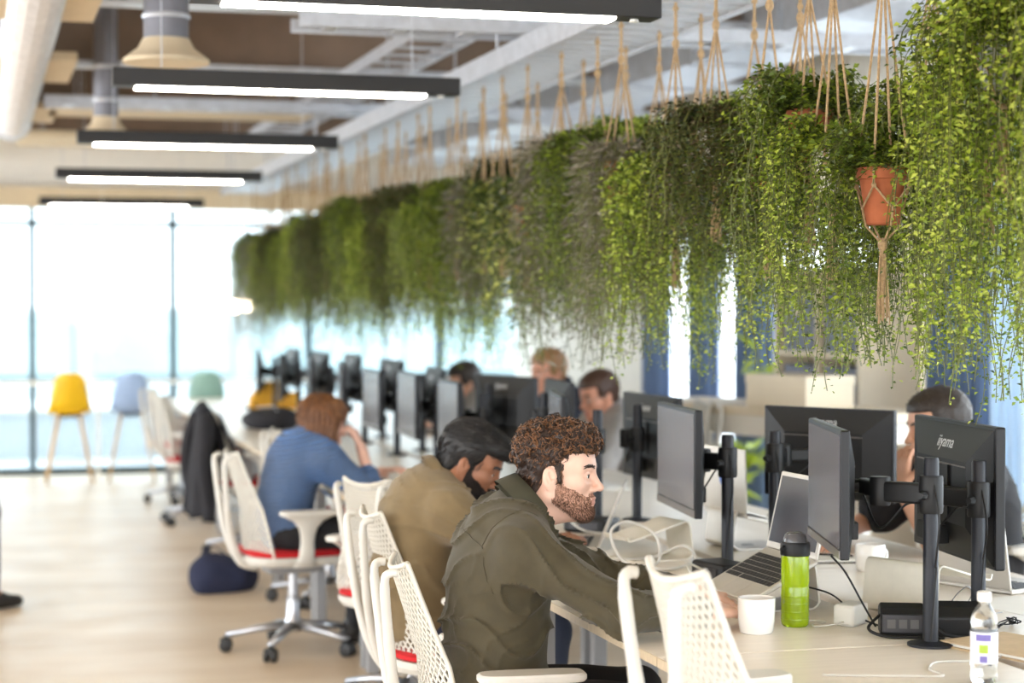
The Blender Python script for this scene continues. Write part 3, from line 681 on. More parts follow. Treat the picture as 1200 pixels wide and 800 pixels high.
def hanger_mesh(r1, h, up):
    """four cords from the top knot round the pot to a knot below, with a tassel; z=0 at the rim, `up` = distance to the rail"""
    b = MB(); zk = up - min(.14, up*.3)
    b.tube([(0, 0, up), (0, 0, zk)], .0058, 6)
    b.ball((0, 0, zk), .013, 8, 6, (1, 1, 1.5)); b.ball((0, 0, zk + .035), .010, 8, 6, (1, 1, 1.3)); b.ball((0, 0, up - .02), .011, 8, 5)
    for k in range(4):
        a = PI/4 + k*PI/2; c, s = math.cos(a), math.sin(a); rr = r1*1.12
        b.tube([(0, 0, zk), (rr*.55*c, rr*.55*s, zk*.42), (rr*c, rr*s, .0), (rr*c*1.0, rr*s*1.0, -h*.3)], .0036, 5)
        a2 = a + PI/4; c2, s2 = math.cos(a2), math.sin(a2)
        b.ball((rr*c, rr*s, -h*.32), .0075, 6, 4)
        for sg in (-1, 1):
            a3 = a + sg*PI/4; b.tube([(rr*c, rr*s, -h*.32), (r1*.92*math.cos(a3), r1*.92*math.sin(a3), -h*.72)], .003, 5)
        b.tube([(r1*.92*c2, r1*.92*s2, -h*.72), (r1*.75*c2, r1*.75*s2, -h*1.02), (0, 0, -h - .05)], .003, 5)
    b.ball((0, 0, -h - .05), .013, 8, 6, (1, 1, 1.4))
    return b
def tassel_mesh(h):
    b = MB(); rg = random.Random(5)
    for k in range(16):
        a = 2*PI*k/16; L = rg.uniform(.15, .20); r = rg.uniform(.006, .022)
        b.tube([(.005*math.cos(a), .005*math.sin(a), -h - .055), (r*.7*math.cos(a), r*.7*math.sin(a), -h - .055 - L*.5), (r*math.cos(a + .2), r*math.sin(a + .2), -h - .055 - L)], .0018, 4)
    return b.mesh('tassel', M_ROPE)
TAS = {k: tassel_mesh(v[2]) for k, v in POT.items()}
HM = {}
def planter(x, y, z, pot, kind, rot, label, scale=1.0, drop=1.0):
    """z is the height of the pot's rim"""
    t = thing('hanging_planter', label, 'hanging planter', (x, y, z), group='planters hanging in rope nets over the bench')
    me, r1, h = POT[pot]; up = round((TRZ + .01 - z), 2); key = (pot, up)
    if key not in HM: HM[key] = hanger_mesh(r1, h, up).mesh('rope_net', M_ROPE)
    for nm, dat in (('pot', me), ('rope_net', HM[key]), ('foliage', FV[kind]), ('tassel', TAS[pot])):
        o = bpy.data.objects.new(nm, dat); COL.objects.link(o); o.parent = t
        if nm == 'foliage': o.rotation_euler = (0, 0, rot); o.scale = (scale, scale, scale*drop)
        if nm == 'rope_net': o.rotation_euler = (0, 0, rot*.3)
    return t
PL = [  # near end, placed one by one: x, y, rim height, pot, foliage
    (2.26, 3.42, 2.14, 'grey', ('bright', 0), .3, 1.0, 'lush lime green trailing plant at the right end of the row'),
    (2.46, 3.72, 2.12, 'terra', ('bright', 1), 1.1, 1.05, 'trailing green plant behind the lush one at the right end'),
    (2.24, 3.90, 2.16, 'grey', ('bright', 2), 1.7, 1.05, 'dense curtain of lime vines, third from the right end'),
    (2.34, 4.15, 2.08, 'grey', ('long', 0), 0, .95, 'long lime strands hanging lowest over the short-haired man'),
    (2.22, 4.46, 1.90, 'terra', ('pot_bright', 1), 0, .95, 'terracotta pot with short feathery greenery and a long rope tassel'),
    (2.44, 4.62, 2.04, 'grey', ('mid', 0), 2.2, 1.0, 'deep green trailing plant behind the low terracotta pot'),
    (2.24, 4.80, 1.97, 'white', ('pot_bright', 0), 0, .85, 'chalk white pot with bright trailing vines'),
    (2.26, 5.00, 2.10, 'terra', ('pot_bright', 1), .2, 1.05, 'dark orange terracotta pot high among brown-green leaves'),
]
for x, y, z, p, k, r, s, lab in PL: planter(x, y, z, p, k, r, lab, s)
kinds = ['dark', 'bright', 'dark', 'mid', 'bright', 'dark', 'moss', 'bright', 'mid', 'bright', 'moss', 'dark', 'broad', 'dark', 'broad', 'mid', 'moss', 'dark', 'mid', 'bright', 'bright', 'bright', 'dark', 'mid', 'dark', 'mid', 'bright', 'dark', 'mid', 'dark', 'mid', 'bright', 'dark', 'mid', 'dark', 'mid', 'bright', 'dark', 'mid', 'dark', 'mid', 'mid']
y = 5.24; i = 0; rg = random.Random(3)
KW = {'dark': 'dark brown-green', 'bright': 'lime green', 'mid': 'grass green', 'broad': 'broad-leaved variegated', 'moss': 'grey mossy'}
while y < 16.75:
    k = kinds[i % len(kinds)]
    z = 2.07 + .05*math.sin(i*.9) + rg.uniform(-.08, .06); vi = rg.randrange(len([q for q in FV if q[0] == k]))
    planter((2.25, 2.45)[i % 2] + rg.uniform(-.03, .03), y, round(z, 2), ('terra', 'grey', 'white')[i % 3], (k, vi), rg.uniform(0, 6.28), '%s trailing plant, %s in the hanging row from the right end' % (KW[k], ORD[i + 8]), rg.uniform(.92, 1.1), rg.choice((.6, .72, .85, .92, 1.0)))
    y += .215; i += 1
# ------------------------------------------------------------------ people: smooth implicit bodies
def _hash(ix, iy, iz, seed):
    n = (ix*374761393 + iy*668265263 + iz*1442695041 + seed*974711) & 0x7fffffff
    n = ((n ^ (n >> 13)) * 1274126177) & 0x7fffffff
    return ((n ^ (n >> 16)) & 0xffff) / 65535.0
def vnoise(x, y, z, seed=0):
    x, y, z = np.broadcast_arrays(x, y, z)
    ix, iy, iz = (np.floor(a).astype(np.int64) for a in (x, y, z)); fx, fy, fz = x-ix, y-iy, z-iz
    fx, fy, fz = (a*a*(3-2*a) for a in (fx, fy, fz)); out = 0
    for dx in (0, 1):
        for dy in (0, 1):
            for dz in (0, 1):
                out = out + _hash(ix+dx, iy+dy, iz+dz, seed)*(fx if dx else 1-fx)*(fy if dy else 1-fy)*(fz if dz else 1-fz)
    return out*2-1
class Sdf:
    def __init__(s, lo, hi, h):
        s.lo = np.array(lo, float); s.h = h; s.n = np.ceil((np.array(hi)-s.lo)/h).astype(int)+1
        s.ax = [s.lo[i]+h*np.arange(s.n[i]) for i in range(3)]; s.D = np.full(s.n, 1.0, np.float32)
    def _sub(s, lo, hi):
        sl = []
        for i in range(3):
            a = max(0, int((lo[i]-s.lo[i])/s.h)-1); b = min(s.n[i], int((hi[i]-s.lo[i])/s.h)+3)
            if b <= a: return None
            sl.append(slice(a, b))
        X, Y, Z = s.ax[0][sl[0], None, None] if False else s.ax[0][sl[0]][:, None, None], s.ax[1][sl[1]][None, :, None], s.ax[2][sl[2]][None, None, :]
        return tuple(sl), X, Y, Z
    def _op(s, lo, hi, fn, k, mode):
        m = k + 3*s.h + .012; q = s._sub(np.array(lo)-m, np.array(hi)+m)
        if q is None: return
        sl, X, Y, Z = q; d = fn(X, Y, Z); c = s.D[sl]
        if mode == 'u':
            if k > 0: hh = np.clip(.5+.5*(c-d)/k, 0, 1); s.D[sl] = c*(1-hh)+d*hh-k*hh*(1-hh)
            else: s.D[sl] = np.minimum(c, d)
        else:
            d = -d
            if k > 0: hh = np.clip(.5-.5*(c-d)/k, 0, 1); s.D[sl] = c*(1-hh)+d*hh+k*hh*(1-hh)
            else: s.D[sl] = np.maximum(c, d)
    def cap(s, a, b, ra, rb=None, k=.02, mode='u', flat=None):
        a = np.array(a, float); b = np.array(b, float); rb = ra if rb is None else rb; ba = b-a; L = ba@ba+1e-12; r = max(ra, rb)
        def fn(X, Y, Z):
            px, py, pz = X-a[0], Y-a[1], Z-a[2]; t = np.clip((px*ba[0]+py*ba[1]+pz*ba[2])/L, 0, 1)
            return np.sqrt((px-ba[0]*t)**2+(py-ba[1]*t)**2+(pz-ba[2]*t)**2)-(ra+(rb-ra)*t)
        s._op(np.minimum(a, b)-r, np.maximum(a, b)+r, fn, k, mode)
    def ell(s, c, r, rot=None, k=.02, mode='u'):
        c = np.array(c, float); r = np.array(r, float); Mt = np.array(rot.transposed()) if rot is not None else np.eye(3); R_ = r.max()
        def fn(X, Y, Z):
            px, py, pz = X-c[0], Y-c[1], Z-c[2]; q = [Mt[i, 0]*px+Mt[i, 1]*py+Mt[i, 2]*pz for i in range(3)]
            k0 = np.sqrt(sum((q[i]/r[i])**2 for i in range(3))); k1 = np.sqrt(sum((q[i]/r[i]**2)**2 for i in range(3)))+1e-9
            return k0*(k0-1)/k1
        s._op(c-R_, c+R_, fn, k, mode)
    def disp(s, fn, band=.05):
        idx = np.nonzero(np.abs(s.D) < band)
        if len(idx[0]) == 0: return
        s.D[idx] += fn(s.ax[0][idx[0]], s.ax[1][idx[1]], s.ax[2][idx[2]])
    def cut(s, fn):
        """keep where fn>0"""
        X, Y, Z = s.ax[0][:, None, None], s.ax[1][None, :, None], s.ax[2][None, None, :]
        s.D = np.maximum(s.D, -fn(X, Y, Z)).astype(np.float32)
    def mesh(s):
        D = s.D; S = D < 0; n = D.shape
        cnt = np.zeros((n[0]-1, n[1]-1, n[2]-1), np.int8)
        offs = [(a, b, c) for a in (0, 1) for b in (0, 1) for c in (0, 1)]
        for a, b, c in offs: cnt += S[a:n[0]-1+a, b:n[1]-1+b, c:n[2]-1+c]
        I, J, K = np.nonzero((cnt > 0) & (cnt < 8)); m = len(I)
        idx = np.full(cnt.shape, -1, np.int64); idx[I, J, K] = np.arange(m)
        acc = np.zeros((m, 3)); w = np.zeros(m)
        for a in offs:
            for ax in range(3):
                if a[ax]: continue
                b = list(a); b[ax] = 1
                d0 = D[I+a[0], J+a[1], K+a[2]]; d1 = D[I+b[0], J+b[1], K+b[2]]; cr = (d0 < 0) != (d1 < 0)
                t = np.where(cr, d0/np.where(cr, d0-d1, 1), 0); p = np.stack([np.full(m, a[0], float), np.full(m, a[1], float), np.full(m, a[2], float)], 1); p[:, ax] += t
                acc[cr] += p[cr]; w[cr] += 1
        V = (acc/w[:, None]+np.stack([I, J, K], 1))*s.h+s.lo
        F = []
        for ax in range(3):
            u, v = (ax+1) % 3, (ax+2) % 3
            sl0 = [slice(1, -1)]*3; sl0[ax] = slice(0, -1); sl1 = list(sl0); sl1[ax] = slice(1, None)
            A = S[tuple(sl0)]; B = S[tuple(sl1)]; e = np.nonzero(A != B)
            g = [e[i]+(0 if i == ax else 1) for i in range(3)]; flip = B[e]
            def cell(du, dv):
                q = [x.copy() for x in g]; q[u] -= du; q[v] -= dv; return idx[q[0], q[1], q[2]]
            q = np.stack([cell(1, 1), cell(0, 1), cell(0, 0), cell(1, 0)], 1); q[flip] = q[flip][:, ::-1]; F.append(q)
        F = np.concatenate(F); F = F[(F >= 0).all(1)]
        return V, F
def np_mesh(name, V, F, mats, smooth=True, mi=None):
    me = bpy.data.meshes.new(name); me.from_pydata(V.tolist(), [], F.tolist() if hasattr(F, 'tolist') else F)
    for m in (mats if isinstance(mats, (list, tuple)) else [mats]): me.materials.append(m)
    if mi is not None: me.polygons.foreach_set('material_index', np.asarray(mi, np.int32))
    if smooth: me.polygons.foreach_set('use_smooth', np.ones(len(me.polygons), bool))
    me.update(); return me
def link(name, me, parent):
    o = bpy.data.objects.new(name, me); COL.objects.link(o); o.parent = parent; return o
def relax(V, F, it=2, lam=.5):
    e = np.concatenate([F[:, [0, 1]], F[:, [1, 2]], F[:, [2, 3]], F[:, [3, 0]]]); e = np.concatenate([e, e[:, ::-1]])
    for _ in range(it):
        s = np.zeros_like(V); c = np.zeros(len(V)); np.add.at(s, e[:, 0], V[e[:, 1]]); np.add.at(c, e[:, 0], 1); V = V*(1-lam)+lam*s/np.maximum(c, 1)[:, None]
    return V
def vnormals(V, F):
    n = np.cross(V[F[:, 2]]-V[F[:, 0]], V[F[:, 3]]-V[F[:, 1]]); N = np.zeros_like(V)
    for j in range(4): np.add.at(N, F[:, j], n)
    return N/(np.linalg.norm(N, axis=1)[:, None]+1e-12)

def head_sdf(h, neck_to, p):
    """head frame: x forward, y left, z up, origin between the ears"""
    s = Sdf((-.16, -.115, -.235), (.15, .115, .155), h); jw = p.get('jaw', 1.0)
    s.ell((-.014, 0, .046), (.097, .075, .084), k=0)
    s.ell((.034, 0, .028), (.058, .062, .062), k=.03)
    s.ell((.034, 0, -.03), (.053, .055, .078), k=.03)
    for y in (-1, 1):
        s.cap((-.008, y*.052*jw, -.045), (.066, y*.018, -.098), .019, .019, k=.025)
        s.cap((-.012, y*.056*jw, -.01), (-.008, y*.052*jw, -.05), .017, .019, k=.025)
        s.ell((.052, y*.043, -.018), (.026, .020, .018), k=.022)
        s.cap((.076, y*.012, .024), (.064, y*.046, .026), .012, .010, k=.016)
    s.ell((.074, 0, -.098), (.019, .023, .018), k=.018)
    s.ell((.072, 0, -.064), (.022, .030, .026), k=.016)
    for y in (-1, 1): s.ell((.094, y*.033, .004), (.019, .019, .012), k=.014, mode='s')
    s.cap((.082, 0, .016), (.107, 0, -.026), .0085, .0100, k=.010)
    s.ell((.108, 0, -.0285), (.0120, .0100, .0090), k=.007)
    for y in (-1, 1): s.ell((.094, y*.0125, -.033), (.0115, .0075, .0075), k=.006)
    s.ell((.0905, 0, -.0575), (.0085, .021, .0055), k=.006); s.ell((.0885, 0, -.0685), (.0085, .018, .0062), k=.006)
    s.cap((.098, -.017, -.0628), (.098, .017, -.0628), .0016, k=.003, mode='s')
    for y in (-1, 1): s.ell((.0995, y*.006, -.0395), (.003, .003, .002), k=.002, mode='s')
    for y in (-1, 1):
        s.ell((.0735, y*.0315, .004), (.0145, .0150, .0135), k=.005)
        s.ell((.0862, y*.0325, .0032), (.0100, .0135, .0050), k=.0015, mode='s')
        rot = Matrix.Rotation(R(-y*22), 3, 'Z') @ Matrix.Rotation(R(-10), 3, 'Y')
        c = Vector((-.012, y*.077, -.006))
        s.ell(c, (.0195, .0085, .033), rot, k=.006)
        s.ell(c + Vector((.004, y*.0085, .004)), (.0115, .0075, .021), rot, k=.004, mode='s')
        s.cap(c + Vector((-.006, y*.0055, .016)), c + Vector((.004, y*.0045, -.012)), .0035, .003, k=.004)
        s.ell(c + Vector((.010, y*.001, -.005)), (.005, .005, .006), k=.004)
    nt = np.array(neck_to)
    s.cap((-.028, 0, -.045), nt, .054*p.get('neck', 1), .060*p.get('neck', 1), k=.03)
    s.cap((.022, 0, -.095), nt*.75 + np.array((.02, 0, -.02)), .026, .03, k=.035)
    return s
def hair_sdf(h, p):
    s = Sdf((-.19, -.15, -.22), (.17, .15, .20), h); st = p['hair']
    if st == 'curly':
        s.ell((-.018, 0, .052), (.105, .083, .092), k=0)
        s.ell((.034, 0, .090), (.070, .070, .046), k=.03); s.ell((-.035, 0, .082), (.078, .078, .058), k=.03)
        s.ell((-.062, 0, -.030), (.046, .066, .060), k=.03)
        s.disp(lambda x, y, z: -.006*vnoise(x*70, y*70, z*70, 3) - .006*vnoise(x*38, y*38, z*38, 4))
        cutf = lambda X, Y, Z: np.maximum(np.minimum(Z - .064, .2 - X), np.minimum(-X + .036 - np.clip(.055 - Z, 0, .06)*.45, Z + .005 + np.clip(.02 - X, 0, 1)*1.05 - .010)) 
        s.cut(cutf)
        for y in (-1, 1): s.cap((.006, y*.0655, .045), (.013, y*.0675, -.012), .011, .006, k=.008)
    elif st == 'quiff':
        s.ell((-.018, 0, .052), (.107, .084, .094), k=0); s.ell((.055, 0, .088), (.058, .062, .042), k=.03); s.ell((.088, -.01, .085), (.034, .05, .026), Matrix.Rotation(R(-12), 3, 'Y'), k=.02)
        s.ell((-.066, 0, -.035), (.042, .062, .06), k=.03)
        s.cut(lambda X, Y, Z: np.maximum(Z - .060, np.minimum(-X + .040, Z + .002 + np.clip(.03 - X, 0, 1)*1.0 - .014)))
    elif st == 'bob':
        s.ell((-.022, 0, .050), (.112, .092, .098), k=0)
        for y in (-1, 1): s.cap((-.005, y*.070, .03), (.012, y*.078, -.085), .040, .034, k=.04)
        s.ell((-.055, 0, -.045), (.062, .086, .075), k=.04); s.ell((.045, 0, .080), (.042, .06, .03), k=.04)
        s.disp(lambda x, y, z: -.004*np.sin(np.arctan2(y, x + .02)*26 + 5*vnoise(x*12, y*12, z*8, 2)))
        s.ell((.112, 0, -.05), (.060, .052, .10), k=.012, mode='s')
        s.cut(lambda X, Y, Z: Z + .098 + .0*X)
    else:
        g = p.get('hair_t', .010)
        s.ell((-.016, 0, .048), (.099+g, .077+g, .086+g), k=0); s.ell((.040, 0, .075), (.05, .058, .035 + g*.6), k=.03); s.ell((-.062, 0, -.030), (.036 + g*.5, .058, .055), k=.03)
        s.disp(lambda x, y, z: -.0025*vnoise(x*60, y*60, z*60, 9))
        s.cut(lambda X, Y, Z: np.maximum(np.minimum(Z - .066, .2 - X), np.minimum(-X + .036, Z + .004 + np.clip(.03 - X, 0, 1)*.95 - .014)))
    return s
def strands(V, N, k, seed, fn, r, sides=3):
    rg = np.random.default_rng(seed); b = MB()
    for i in rg.choice(len(V), k, replace=len(V) < k): b.tube(fn(Vector(V[i]), Vector(N[i]), rg), r if not callable(r) else r(rg), sides, cap=False)
    return b
def hand_prims(wrist, d, nrm, thumb, curl, sc=1.0):
    """d: along the hand, nrm: out of the back of the hand, thumb: side the thumb leaves. -> list of capsules"""
    d = Vector(d).normalized(); nrm = Vector(nrm); nrm = (nrm - d*nrm.dot(d)).normalized(); s = d.cross(nrm).normalized()
    if s.dot(Vector(thumb)) < 0: s = -s
    w = Vector(wrist); out = []
    for q in (-.030, -.010, .010, .030): out.append((w + d*.015 + s*q*.75, w + d*.088*sc + s*q, .0135, .0115, .012))
    for i, (q, L) in enumerate(((.031, .072), (.0105, .082), (-.0105, .076), (-.030, .060))):
        p = w + d*.090*sc + s*q; a = 0; pts = [p]
        for seg, f in ((.45, .7), (.30, 1.0), (.25, .8)):
            a += curl*f; dd = d*math.cos(a) - nrm*math.sin(a) + s*q*.5*max(0, 1-curl); pts.append(pts[-1] + dd.normalized()*L*seg*sc)
        for j in range(3): out.append((pts[j], pts[j+1], .0092 - .0008*j, .0086 - .0009*j, .004))
    t0 = w + d*.022 + s*.026; t1 = t0 + (d*.6 + s*.75 - nrm*.25).normalized()*.042*sc; t2 = t1 + (d*.95 + s*.25 - nrm*(.2+.4*curl)).normalized()*.030*sc; t3 = t2 + (d*.95 - s*.1 - nrm*(.3+.4*curl)).normalized()*.024*sc
    out += [(t0, t1, .014, .0115, .010), (t1, t2, .0105, .0098, .005), (t2, t3, .0098, .0085, .005)]
    return out
def ik(S, W, l1, l2, pole):
    S = Vector(S); W = Vector(W); d = W-S; L = min(d.length, (l1+l2)*.999); d = d.normalized(); W = S + d*L
    a = (l1*l1-l2*l2+L*L)/(2*L); hgt = math.sqrt(max(0, l1*l1-a*a)); p = Vector(pole); p = (p-d*p.dot(d)).normalized()
    return S + d*a + p*hgt, W
def skin(name, rgb): 
    return mat(name, rgb, 0.48, var=0.07, scale=16, bump=0.06, bscale=260)
SEED = [0]
def person(label, loc, heading, p):
    SEED[0] += 1; sd = SEED[0]
    root = thing('person', label, 'person', (loc[0], loc[1], 0), R(heading))
    sz = p.get('seat', .47); lean = R(p.get('lean', 10)); hunch = p.get('hunch', .03); standing = p.get('standing', False)
    pz = sz + .095 if not standing else .93
    pel = Vector((0, 0, pz)); Ls = p.get('spine', .49); C7 = pel + Vector((math.sin(lean), 0, math.cos(lean)))*Ls
    def sp(q): 
        return pel.lerp(C7, q) + Vector((-math.cos(lean), 0, math.sin(lean)))*hunch*4*q*(1-q)
    shd = p.get('sh', .175); sdrop = p.get('sdrop', .055); sf = p.get('sfwd', .03)
    yw = R(p.get('twist', 0)); fwd = Vector((math.cos(yw), math.sin(yw), 0)); lft = Vector((-math.sin(yw), math.cos(yw), 0))
    SH = {s: C7 + fwd*sf + lft*(s*shd) + Vector((0, 0, -sdrop)) for s in (-1, 1)}
    J = {}
    for s in (-1, 1):
        a = p['arms'][s]; e, w = ik(SH[s], a['w'], .29, .255, a.get('pole', (-.4, s*.6, -1))); J[s] = (e, w)
    if standing:
        HIP = {s: pel + Vector((0, s*.09, -.03)) for s in (-1, 1)}; KN = {s: Vector((.03, s*.10, .50)) for s in (-1, 1)}; AN = {s: Vector((-.02 - s*p.get('stride', 0), s*.11, .09)) for s in (-1, 1)}; KN = {s: Vector((.03 - s*p.get('stride', 0)*.5, s*.10, .50)) for s in (-1, 1)}
    else:
        HIP = {s: pel + Vector((.02, s*.088, -.02)) for s in (-1, 1)}; kx = p.get('knee', .40); KN = {s: Vector((kx, s*.13, sz + .065)) for s in (-1, 1)}; AN = {s: Vector((kx - .04 + p.get('foot', 0), s*.13, .09)) for s in (-1, 1)}
    hp, hy, hr = (R(a) for a in p.get('head', (0, 0, 0))); HC = C7 + Vector(p.get('neckv', (.085, 0, .095)))
    HM = Matrix.Translation(HC) @ (Matrix.Rotation(hy, 4, 'Z') @ Matrix.Rotation(hp, 4, 'Y') @ Matrix.Rotation(hr, 4, 'X')) @ Matrix.Scale(p.get('hscale', 1.0), 4)
    HI = HM.inverted()
    lo = np.array((-.40, -.50, -.01)); hi = np.array((.75, .50, C7.z + .10)); 
    if standing: hi[0] = .5
    tw = p.get('torso', 1.0); tr = Matrix.Rotation(lean, 3, 'Y')
    def torso(s, g, kk=.05):
        s.ell(sp(.02), (.115*tw+g, .165*tw+g, .105+g), tr, k=0); s.ell(sp(.30), (.115*tw+g, .150*tw+g, .14+g), tr, k=kk)
        s.ell(sp(.62), (.118*tw+g, .160*tw+g, .15+g), tr, k=kk); s.ell(sp(.82) + Vector((.0, 0, 0)), (.098+g, .150+g, .11+g), tr, k=kk)
        s.cap(SH[-1] + Vector((-.005, .02, 0)), SH[1] + Vector((-.005, -.02, 0)), .058+g, k=kk); 
        for sg in (-1, 1): s.cap(C7 + Vector((0, sg*.02, .0)), SH[sg] + Vector((-.015, 0, .012)), .034+g, .042+g, k=.05)
    # ---- body
    B = Sdf(lo, hi, .011); torso(B, -.012)
    for s in (-1, 1):
        e, w = J[s]; B.cap(SH[s], e, .044, .037, k=.03); B.cap(e, w, .036, .025, k=.01)
        B.cap(HIP[s], KN[s], .070, .05, k=.04); B.cap(KN[s], AN[s], .047, .036, k=.02); B.cap(AN[s], AN[s] + Vector((.12, 0, -.05)), .034, .026, k=.02)
    V, F = B.mesh(); V = relax(V, F, 2); parts = [(V, F, np.zeros(len(F), int))]
    nk = HI @ (C7 + Vector((-.005, 0, -.03)))
    hh = p.get('res', .005); hs = head_sdf(hh, nk, p); HV, HF = hs.mesh(); HV = relax(HV, HF, 1, .35); HN = vnormals(HV, HF)
    fc = HV[HF].mean(1); bm = np.zeros(len(HF), int)
    if p.get('beard'):
        x, y, z = fc.T; jit = .006*vnoise(x*150, y*150, z*150, 5)
        inb = (z + jit < -.014 - .60*(x-.015)) & (x > -.006) & (z > -.066 - .80*(x+.006)) & (np.abs(y) < .075) & ~((x > .080) & (np.abs(y) < .019) & (z > -.077) & (z < -.053))
        inb &= ~((x > .070) & (z > -.047)); inb |= (x > .075) & (z > -.054) & (z < -.043) & (np.abs(y) < .024)
        inb |= (x + jit > .002) & (x + jit*1.5 < .019) & (z < .012) & (z > -.06) & (np.abs(y) > .05) & (np.abs(y) < .072)
        bm[inb] = 1
    lipm = (fc[:, 0] > .084) & (np.abs(fc[:, 1]) < .020) & (fc[:, 2] > -.0755) & (fc[:, 2] < -.052); bm[lipm] = 2
    HW = np.array([tuple(HM @ Vector(v)) for v in HV]); parts.append((HW, HF, bm))
    for s in (-1, 1):
        a = p['arms'][s]; e, w = J[s]; hd = Vector(a.get('hd', (w-e).normalized()))
        pr = hand_prims(w, hd, a.get('hn', (0, 0, 1)), a.get('th', (0, -s, 0)), a.get('curl', .35))
        allp = np.array([tuple(q[0]) for q in pr] + [tuple(q[1]) for q in pr] + [tuple(w - hd*.06)]); hs_ = Sdf(allp.min(0)-.03, allp.max(0)+.03, p.get('hres', .0042))
        hs_.cap(w - (w-e).normalized()*.055, w + hd*.02, .026, .024, k=.0)
        for q in pr: hs_.cap(q[0], q[1], q[2], q[3], k=q[4])
        V, F = hs_.mesh(); parts.append((relax(V, F, 1), F, np.zeros(len(F), int)))
    VV, FF, MI = [], [], []; o = 0
    for V, F, m in parts: VV.append(V); FF.append(F+o); MI.append(m); o += len(V)
    sk = skin('skin_' + p['skin'][0], p['skin'][1]); st = mat('stubble_' + p['skin'][0], p.get('beardrgb', (96, 66, 50)), .75, var=.25, scale=120); lp = mat('lips_' + p['skin'][0], p.get('lips', (186, 120, 108)), .45)
    link('body', np_mesh('body', np.concatenate(VV), np.concatenate(FF), [sk, st, lp], True, np.concatenate(MI)), root)
    # ---- eyes and brows
    for s in (-1, 1):
        eb = MB(); eb.mi = 0; c = Vector((.0730, s*.0315, .0035)); r = .0124; n = 16
        for i, (a0, a1, m_) in enumerate(((0, .16, 2), (.16, .46, 1), (.46, 3.0, 0))):
            eb.mi = m_; k = 3 if i < 2 else 8
            ring = [(r*math.sin(a0+(a1-a0)*q/k)+1e-5, r*math.cos(a0+(a1-a0)*q/k)) for q in range(k+1)]
            eb.lathe(ring, n, c, axis=(1, -.20, -.12), cap=False)
        eb.v = [tuple(HM @ Vector(v)) for v in eb.v]
        eb.build('eye', [mat('eye_white', (225, 220, 214), .15, var=.01), mat('iris_' + p['skin'][0], p.get('iris', (84, 80, 72)), .1, var=.1), mat('pupil', (10, 10, 10), .1)], root, smooth=True)
        bb_ = MB(); rg = random.Random(sd*3+s)
        fr_ = HV[(HV[:, 0] > .05) & (HV[:, 2] > .0) & (HV[:, 2] < .06)]; fn_ = HN[(HV[:, 0] > .05) & (HV[:, 2] > .0) & (HV[:, 2] < .06)]
        for i in range(46):
            q = i/45; x = .0865 - .026*q*q; y = s*(.013 + .036*q); z = .0255 + .006*math.sin(q*2.6) + rg.uniform(-.0035, .0035)
            j_ = int(((fr_[:, 1]-y)**2 + (fr_[:, 2]-z)**2).argmin()); b0 = Vector((fr_[j_][0], y, z)) + Vector(fn_[j_])*.0006; bb_.tube([b0, b0 + Vector((.0008 - .002*q, s*.006, .0015 - .002*q)), b0 + Vector((-.001 - .005*q, s*.011, .0005 - .003*q))], [.0014, .0013, .0004], 3)
        ls = MB().tube([(.0722 + .0138*math.cos(a_)*.98, s*.0315 + .0128*math.sin(a_), .0035 + .0040*math.cos(a_)) for a_ in [(-1.0 + 2.0*i/8) for i in range(9)]], [.0004] + [.0009]*7 + [.0004], 4)
        ls.v = [tuple(HM @ Vector(v)) for v in ls.v]; ls.build('eyelash', mat('lash_dark', (40, 28, 24), .6), root)
        bb_.v = [tuple(HM @ Vector(v)) for v in bb_.v]; bb_.build('eyebrow', mat('hair_' + p['hairname'], p['hairrgb'], .5), root)
    # ---- hair
    ht = hair_sdf(p.get('hairres', .005), p); V, F = ht.mesh(); V = relax(V, F, 1, .3); N = vnormals(V, F)
    W = np.array([tuple(HM @ Vector(v)) for v in V])
    hm = mat('hair_' + p['hairname'], p['hairrgb'], .5, rgb2=p.get('hairrgb2'), var=.25, scale=34, stretch=(1, 1, .35), bump=.5, bscale=140)
    ho = link('hair', np_mesh('hair', W, F, hm), root); ho['label'] = p['hairlabel']
    hm2 = mat('hair_light_' + p['hairname'], p.get('hairrgb2', p['hairrgb']), .42, var=.3, scale=60)
    def put(b, name, m, par): 
        b.v = [tuple(HM @ Vector(v)) for v in b.v]; return b.build(name, m, par, smooth=True)
    if p['hair'] == 'curly':
        top = np.nonzero((N[:, 2] > -.75) & (V[:, 2] > .035 + .03*np.sin(V[:, 0]*60)))[0]
        def curl(v, n, rg):
            t = n.orthogonal().normalized(); t = (Matrix.Rotation(rg.uniform(0, 6.28), 3, n) @ t); u = n.cross(t); r0 = rg.uniform(.0025, .0065); ph = rg.uniform(0, 6.28); out = []
            fl = np.clip((v.z - .0)/.08, 0.25, 1.0)
            for i in range(11):
                a = ph + i*.62; out.append(v + n*(-.003 + .009*fl*i/10) + t*(r0*math.cos(a) + (i-5)*.0022) + u*r0*math.sin(a) - n*(.0015*abs(math.cos(a))))
            return out
        cu = strands(V[top], N[top], 1000, 5, curl, lambda rg: [.0008] + [.0019]*9 + [.0007]); put(cu, 'curls', [hm2], ho)
        cu = strands(V[top], N[top], 1000, 8, curl, lambda rg: [.0008] + [.0019]*9 + [.0007]); put(cu, 'curls', [hm], ho)
        low = np.nonzero(V[:, 2] < .06)[0]
        def side(v, n, rg):
            d = Vector((-.5 + rg.normal()*.25, rg.normal()*.2, -.8 + rg.normal()*.25)); d = (d - n*d.dot(n)).normalized(); L = rg.uniform(.010, .02)
            return [v - n*.001, v + d*L*.5 + n*.0022, v + d*L + n*.001]
        put(strands(V[low], N[low], 1100, 12, side, [.0008, .0012, .0004]), 'side_hair', [hm], ho)
